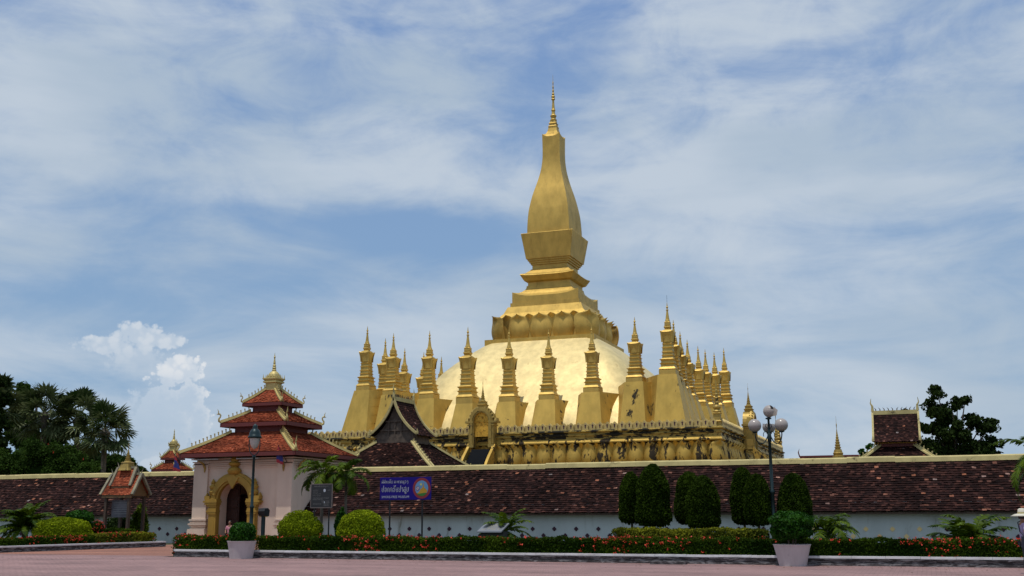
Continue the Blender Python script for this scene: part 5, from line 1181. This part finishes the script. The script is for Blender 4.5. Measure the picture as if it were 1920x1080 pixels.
fanpalm('rightmost fan palm with one leaf hanging far out to the right', 197, 808, -18, 43, 2.4, 32, 1.25)
p = at(0, 745, -22); fanpalm('fan palm cut off by the left edge of the picture', -8, 760, -24, 44, 2.3, 26, 1.2)

# ------------------------------------------------------------------ people
def skin(name, chain, mt, parent, sub=2):
    "chain: list of (point, radius, parent index)"
    me = bpy.data.meshes.new(name); me.from_pydata([c[0] for c in chain], [(c[2], i) for i, c in enumerate(chain) if c[2] is not None], [])
    o = bpy.data.objects.new(name, me); COL.objects.link(o); mo = o.modifiers.new('s', 'SKIN'); mo.use_smooth_shade = True; o.modifiers.new('u', 'SUBSURF').levels = sub
    for i, c in enumerate(chain):
        r = c[1] if isinstance(c[1], tuple) else (c[1], c[1]); me.skin_vertices[0].data[i].radius = r; me.skin_vertices[0].data[i].use_root = (i == 0)
    dg = bpy.context.evaluated_depsgraph_get(); dg.update(); nm = bpy.data.meshes.new_from_object(o.evaluated_get(dg)); bpy.data.objects.remove(o)
    nm.materials.clear(); nm.materials.append(mt)
    for p_ in nm.polygons: p_.use_smooth = True
    n = bpy.data.objects.new(name, nm); COL.objects.link(n); n.parent = parent; return n
SKIN = mat('skin', (.30, .16, .10), .6); HAIR = mat('black_hair', (.012, .01, .009), .5)
def head(parent, hz, x=0, y=0):
    "face details on a head centred at hz, looking along -y"
    m = MB(); m.lathe([(.012, -.035), (.018, -.02), (.010, .015), (.004, .03)], (x, y-.098, hz), 8); m.build('nose', SKIN, parent, True)
    m = MB()
    for s in (-1, 1): m.lathe([(.001, -.006), (.012, 0), (.001, .006)], (x+s*.033, y-.088, hz+.015), 8)
    m.build('eyes', HAIR, parent, True)
    m = MB(); m.box((x, y-.090, hz-.055), (.045, .01, .012)); m.build('mouth', mat('lips', (.28, .09, .07), .5), parent)
    m = MB()
    for s in (-1, 1): m.lathe([(.004, -.03), (.014, -.01), (.016, .012), (.004, .03)], (x+s*.083, y+.005, hz), 8)
    m.build('ears', SKIN, parent, True)
def fingers(ch, wrist, d, sdir_, idx, curl=.5):
    "palm and five fingers appended to a skin chain"
    w_, d, s = Vector(wrist), Vector(d).normalized(), Vector(sdir_).normalized(); n = d.cross(s)
    ch.append((tuple(w_+d*.045), (.026, .018), idx)); pi = len(ch)-1
    for k, L in enumerate((.062, .072, .068, .055)):
        b = w_+d*.085+s*(.027-.018*k); ch.append((tuple(b), .0095, pi)); ch.append((tuple(b+(d*.8+n*curl*.5)*L*.55), .0085, len(ch)-1)); ch.append((tuple(b+(d*.8+n*curl*.5)*L*.55+(d*.4+n*curl)*L*.5), .0075, len(ch)-1))
    b = w_+d*.03+s*.035; ch.append((tuple(b), .012, pi)); ch.append((tuple(b+(d*.7+s*.6)*.04), .0095, len(ch)-1))
def standing(parent, shirtm, trm, seed=0):
    ch = [((0, 0, .93), (.15, .11), None), ((0, 0, 1.08), (.135, .10), 0), ((0, -.005, 1.25), (.155, .105), 1), ((0, 0, 1.37), (.13, .085), 2), ((0, .005, 1.44), .052, 3), ((0, -.01, 1.50), (.062, .075), 4), ((0, -.015, 1.575), (.078, .098), 5), ((0, -.01, 1.64), (.07, .085), 6)]
    for s in (-1, 1):
        b = len(ch); ch += [((s*.165, 0, 1.35), .052, 3), ((s*.215, .02, 1.12), .042, b), ((s*.225, -.06, .90), .034, b+1), ((s*.225, -.07, .875), .026, b+2)]
        fingers(ch, (s*.225, -.075, .86), (0, -.15, -1), (0, -1, 0), b+3)
        b = len(ch); ch += [((s*.09, 0, .84), .085, 0), ((s*.10, -.03*s, .48), .058, b), ((s*.10, .03*s, .11), .040, b+1), ((s*.105, .03*s-.02, .05), (.04, .035), b+2), ((s*.11, .03*s-.16, .035), (.038, .022), b+3)]
    body = skin('body', ch, SKIN, parent)
    sh = [((0, 0, .90), (.165, .125), None), ((0, 0, 1.08), (.15, .118), 0), ((0, -.005, 1.25), (.17, .12), 1), ((0, 0, 1.37), (.14, .098), 2), ((0, .005, 1.415), .065, 3)]
    for s in (-1, 1): b = len(sh); sh += [((s*.17, 0, 1.35), .064, 3), ((s*.205, .015, 1.17), .056, b)]
    skin('shirt', sh, shirtm, parent)
    tr = [((0, 0, .93), (.155, .12), None)]
    for s in (-1, 1): b = len(tr); tr += [((s*.09, 0, .83), .095, 0), ((s*.10, -.03*s, .48), .072, b), ((s*.10, .03*s, .13), .056, b+1)]
    skin('trousers', tr, trm, parent)
    for s in (-1, 1): skin('shoe', [((s*.105, .03*s+.03, .045), (.045, .04), None), ((s*.108, .03*s-.07, .04), (.045, .036), 0), ((s*.11, .03*s-.18, .03), (.04, .025), 1)], BLACKM, parent)
    head(parent, 1.575)
    return body
PW = thing('person', 'person in a cream brimmed hat and lilac top with a dark shoulder bag', 'person', (34.64, -66.7, 0), R(100))
LIL = mat('lilac_cloth', (.36, .30, .48), .8, bump=(30, .3, .01)); standing(PW, LIL, mat('dark_trousers', (.02, .02, .028), .85))
PW.scale = (.95, .95, .95)
m = MB(); m.lathe([(.30, 1.57), (.305, 1.575), (.20, 1.625), (.115, 1.645), (.112, 1.69), (.10, 1.76), (.06, 1.785), (.01, 1.79)], n=28); m.build('hat', mat('cream_straw', (.62, .58, .46), .8), PW, True)
m = MB(); m.lathe([(.118, 1.645), (.118, 1.675)], n=28); m.build('hat_band', mat('yellow_band', (.42, .34, .06), .8), PW, True)
m = MB(); m.lathe([(.09, 1.50), (.10, 1.57), (.098, 1.62)], (0, .012, 0), 16); m.build('hair', HAIR, PW, True)
m = MB(); m.tube([(.12, -.09, 1.40), (-.02, -.135, 1.22), (-.22, -.10, 1.0), (-.24, .02, .98), (-.12, .13, 1.15), (.10, .11, 1.40), (.12, 0, 1.46), (.12, -.09, 1.40)], .014, 6); m.box((-.26, -.02, .88), (.10, .34, .30), taper=.9); m.build('shoulder_bag', mat('navy_bag', (.012, .014, .03), .6), PW)
PS = thing('person', 'person in a pink top sitting on a stool inside the arched doorway of the gatehouse', 'person', (-4.95, -45.1, .02), R(12))
ch = [((0, 0, .52), (.15, .12), None), ((0, 0, .70), (.13, .10), 0), ((0, -.01, .87), (.15, .10), 1), ((0, 0, .98), (.12, .08), 2), ((0, 0, 1.06), .05, 3), ((0, -.02, 1.12), (.06, .072), 4), ((0, -.03, 1.195), (.077, .095), 5), ((0, -.02, 1.255), (.068, .082), 6)]
for s in (-1, 1):
    b = len(ch); ch += [((s*.165, 0, .96), .05, 3), ((s*.22, -.06, .72), .042, b), ((s*.12, -.28, .60), .034, b+1), ((s*.11, -.31, .60), .027, b+2)]; fingers(ch, (s*.11, -.32, .60), (-.2*s, -1, -.1), (-s, 0, .2), b+3)
    b = len(ch); ch += [((s*.09, -.05, .50), .085, 0), ((s*.12, -.42, .50), .06, b), ((s*.12, -.40, .12), .042, b+1), ((s*.12, -.42, .06), .038, b+2), ((s*.12, -.55, .04), (.038, .022), b+3)]
skin('body', ch, SKIN, PS); sh = [((0, 0, .50), (.165, .13), None), ((0, 0, .70), (.145, .115), 0), ((0, -.01, .87), (.165, .115), 1), ((0, 0, .98), (.135, .095), 2), ((0, 0, 1.03), .062, 3)]
for s in (-1, 1): b = len(sh); sh += [((s*.17, 0, .96), .062, 3), ((s*.21, -.05, .78), .055, b)]
skin('shirt', sh, mat('pink_cloth', (.60, .26, .32), .8), PS)
tr = [((0, 0, .52), (.155, .125), None)]
for s in (-1, 1): b = len(tr); tr += [((s*.09, -.05, .50), .093, 0), ((s*.12, -.42, .50), .07, b), ((s*.12, -.40, .14), .055, b+1)]
skin('trousers', tr, BLACKM, PS); head(PS, 1.195, 0, -.025)
m = MB(); m.lathe([(.05, 1.10), (.095, 1.15), (.10, 1.22), (.088, 1.27), (.05, 1.30), (.005, 1.31)], (0, .015, 0), 16); m.build('hair', HAIR, PS, True)
t = thing('stool', 'low dark stool under the person sitting in the gatehouse arch', 'stool', (-4.95, -45.08, 0)); m = MB(); m.box((0, 0, .38), (.34, .34, .05)); m.build('seat', WOOD, t)
for sx_ in (-1, 1):
    for sy in (-1, 1): m = MB(); m.bar((sx_*.14, sy*.14, .36), (sx_*.17, sy*.17, 0), .035); m.build('leg', WOOD, t)
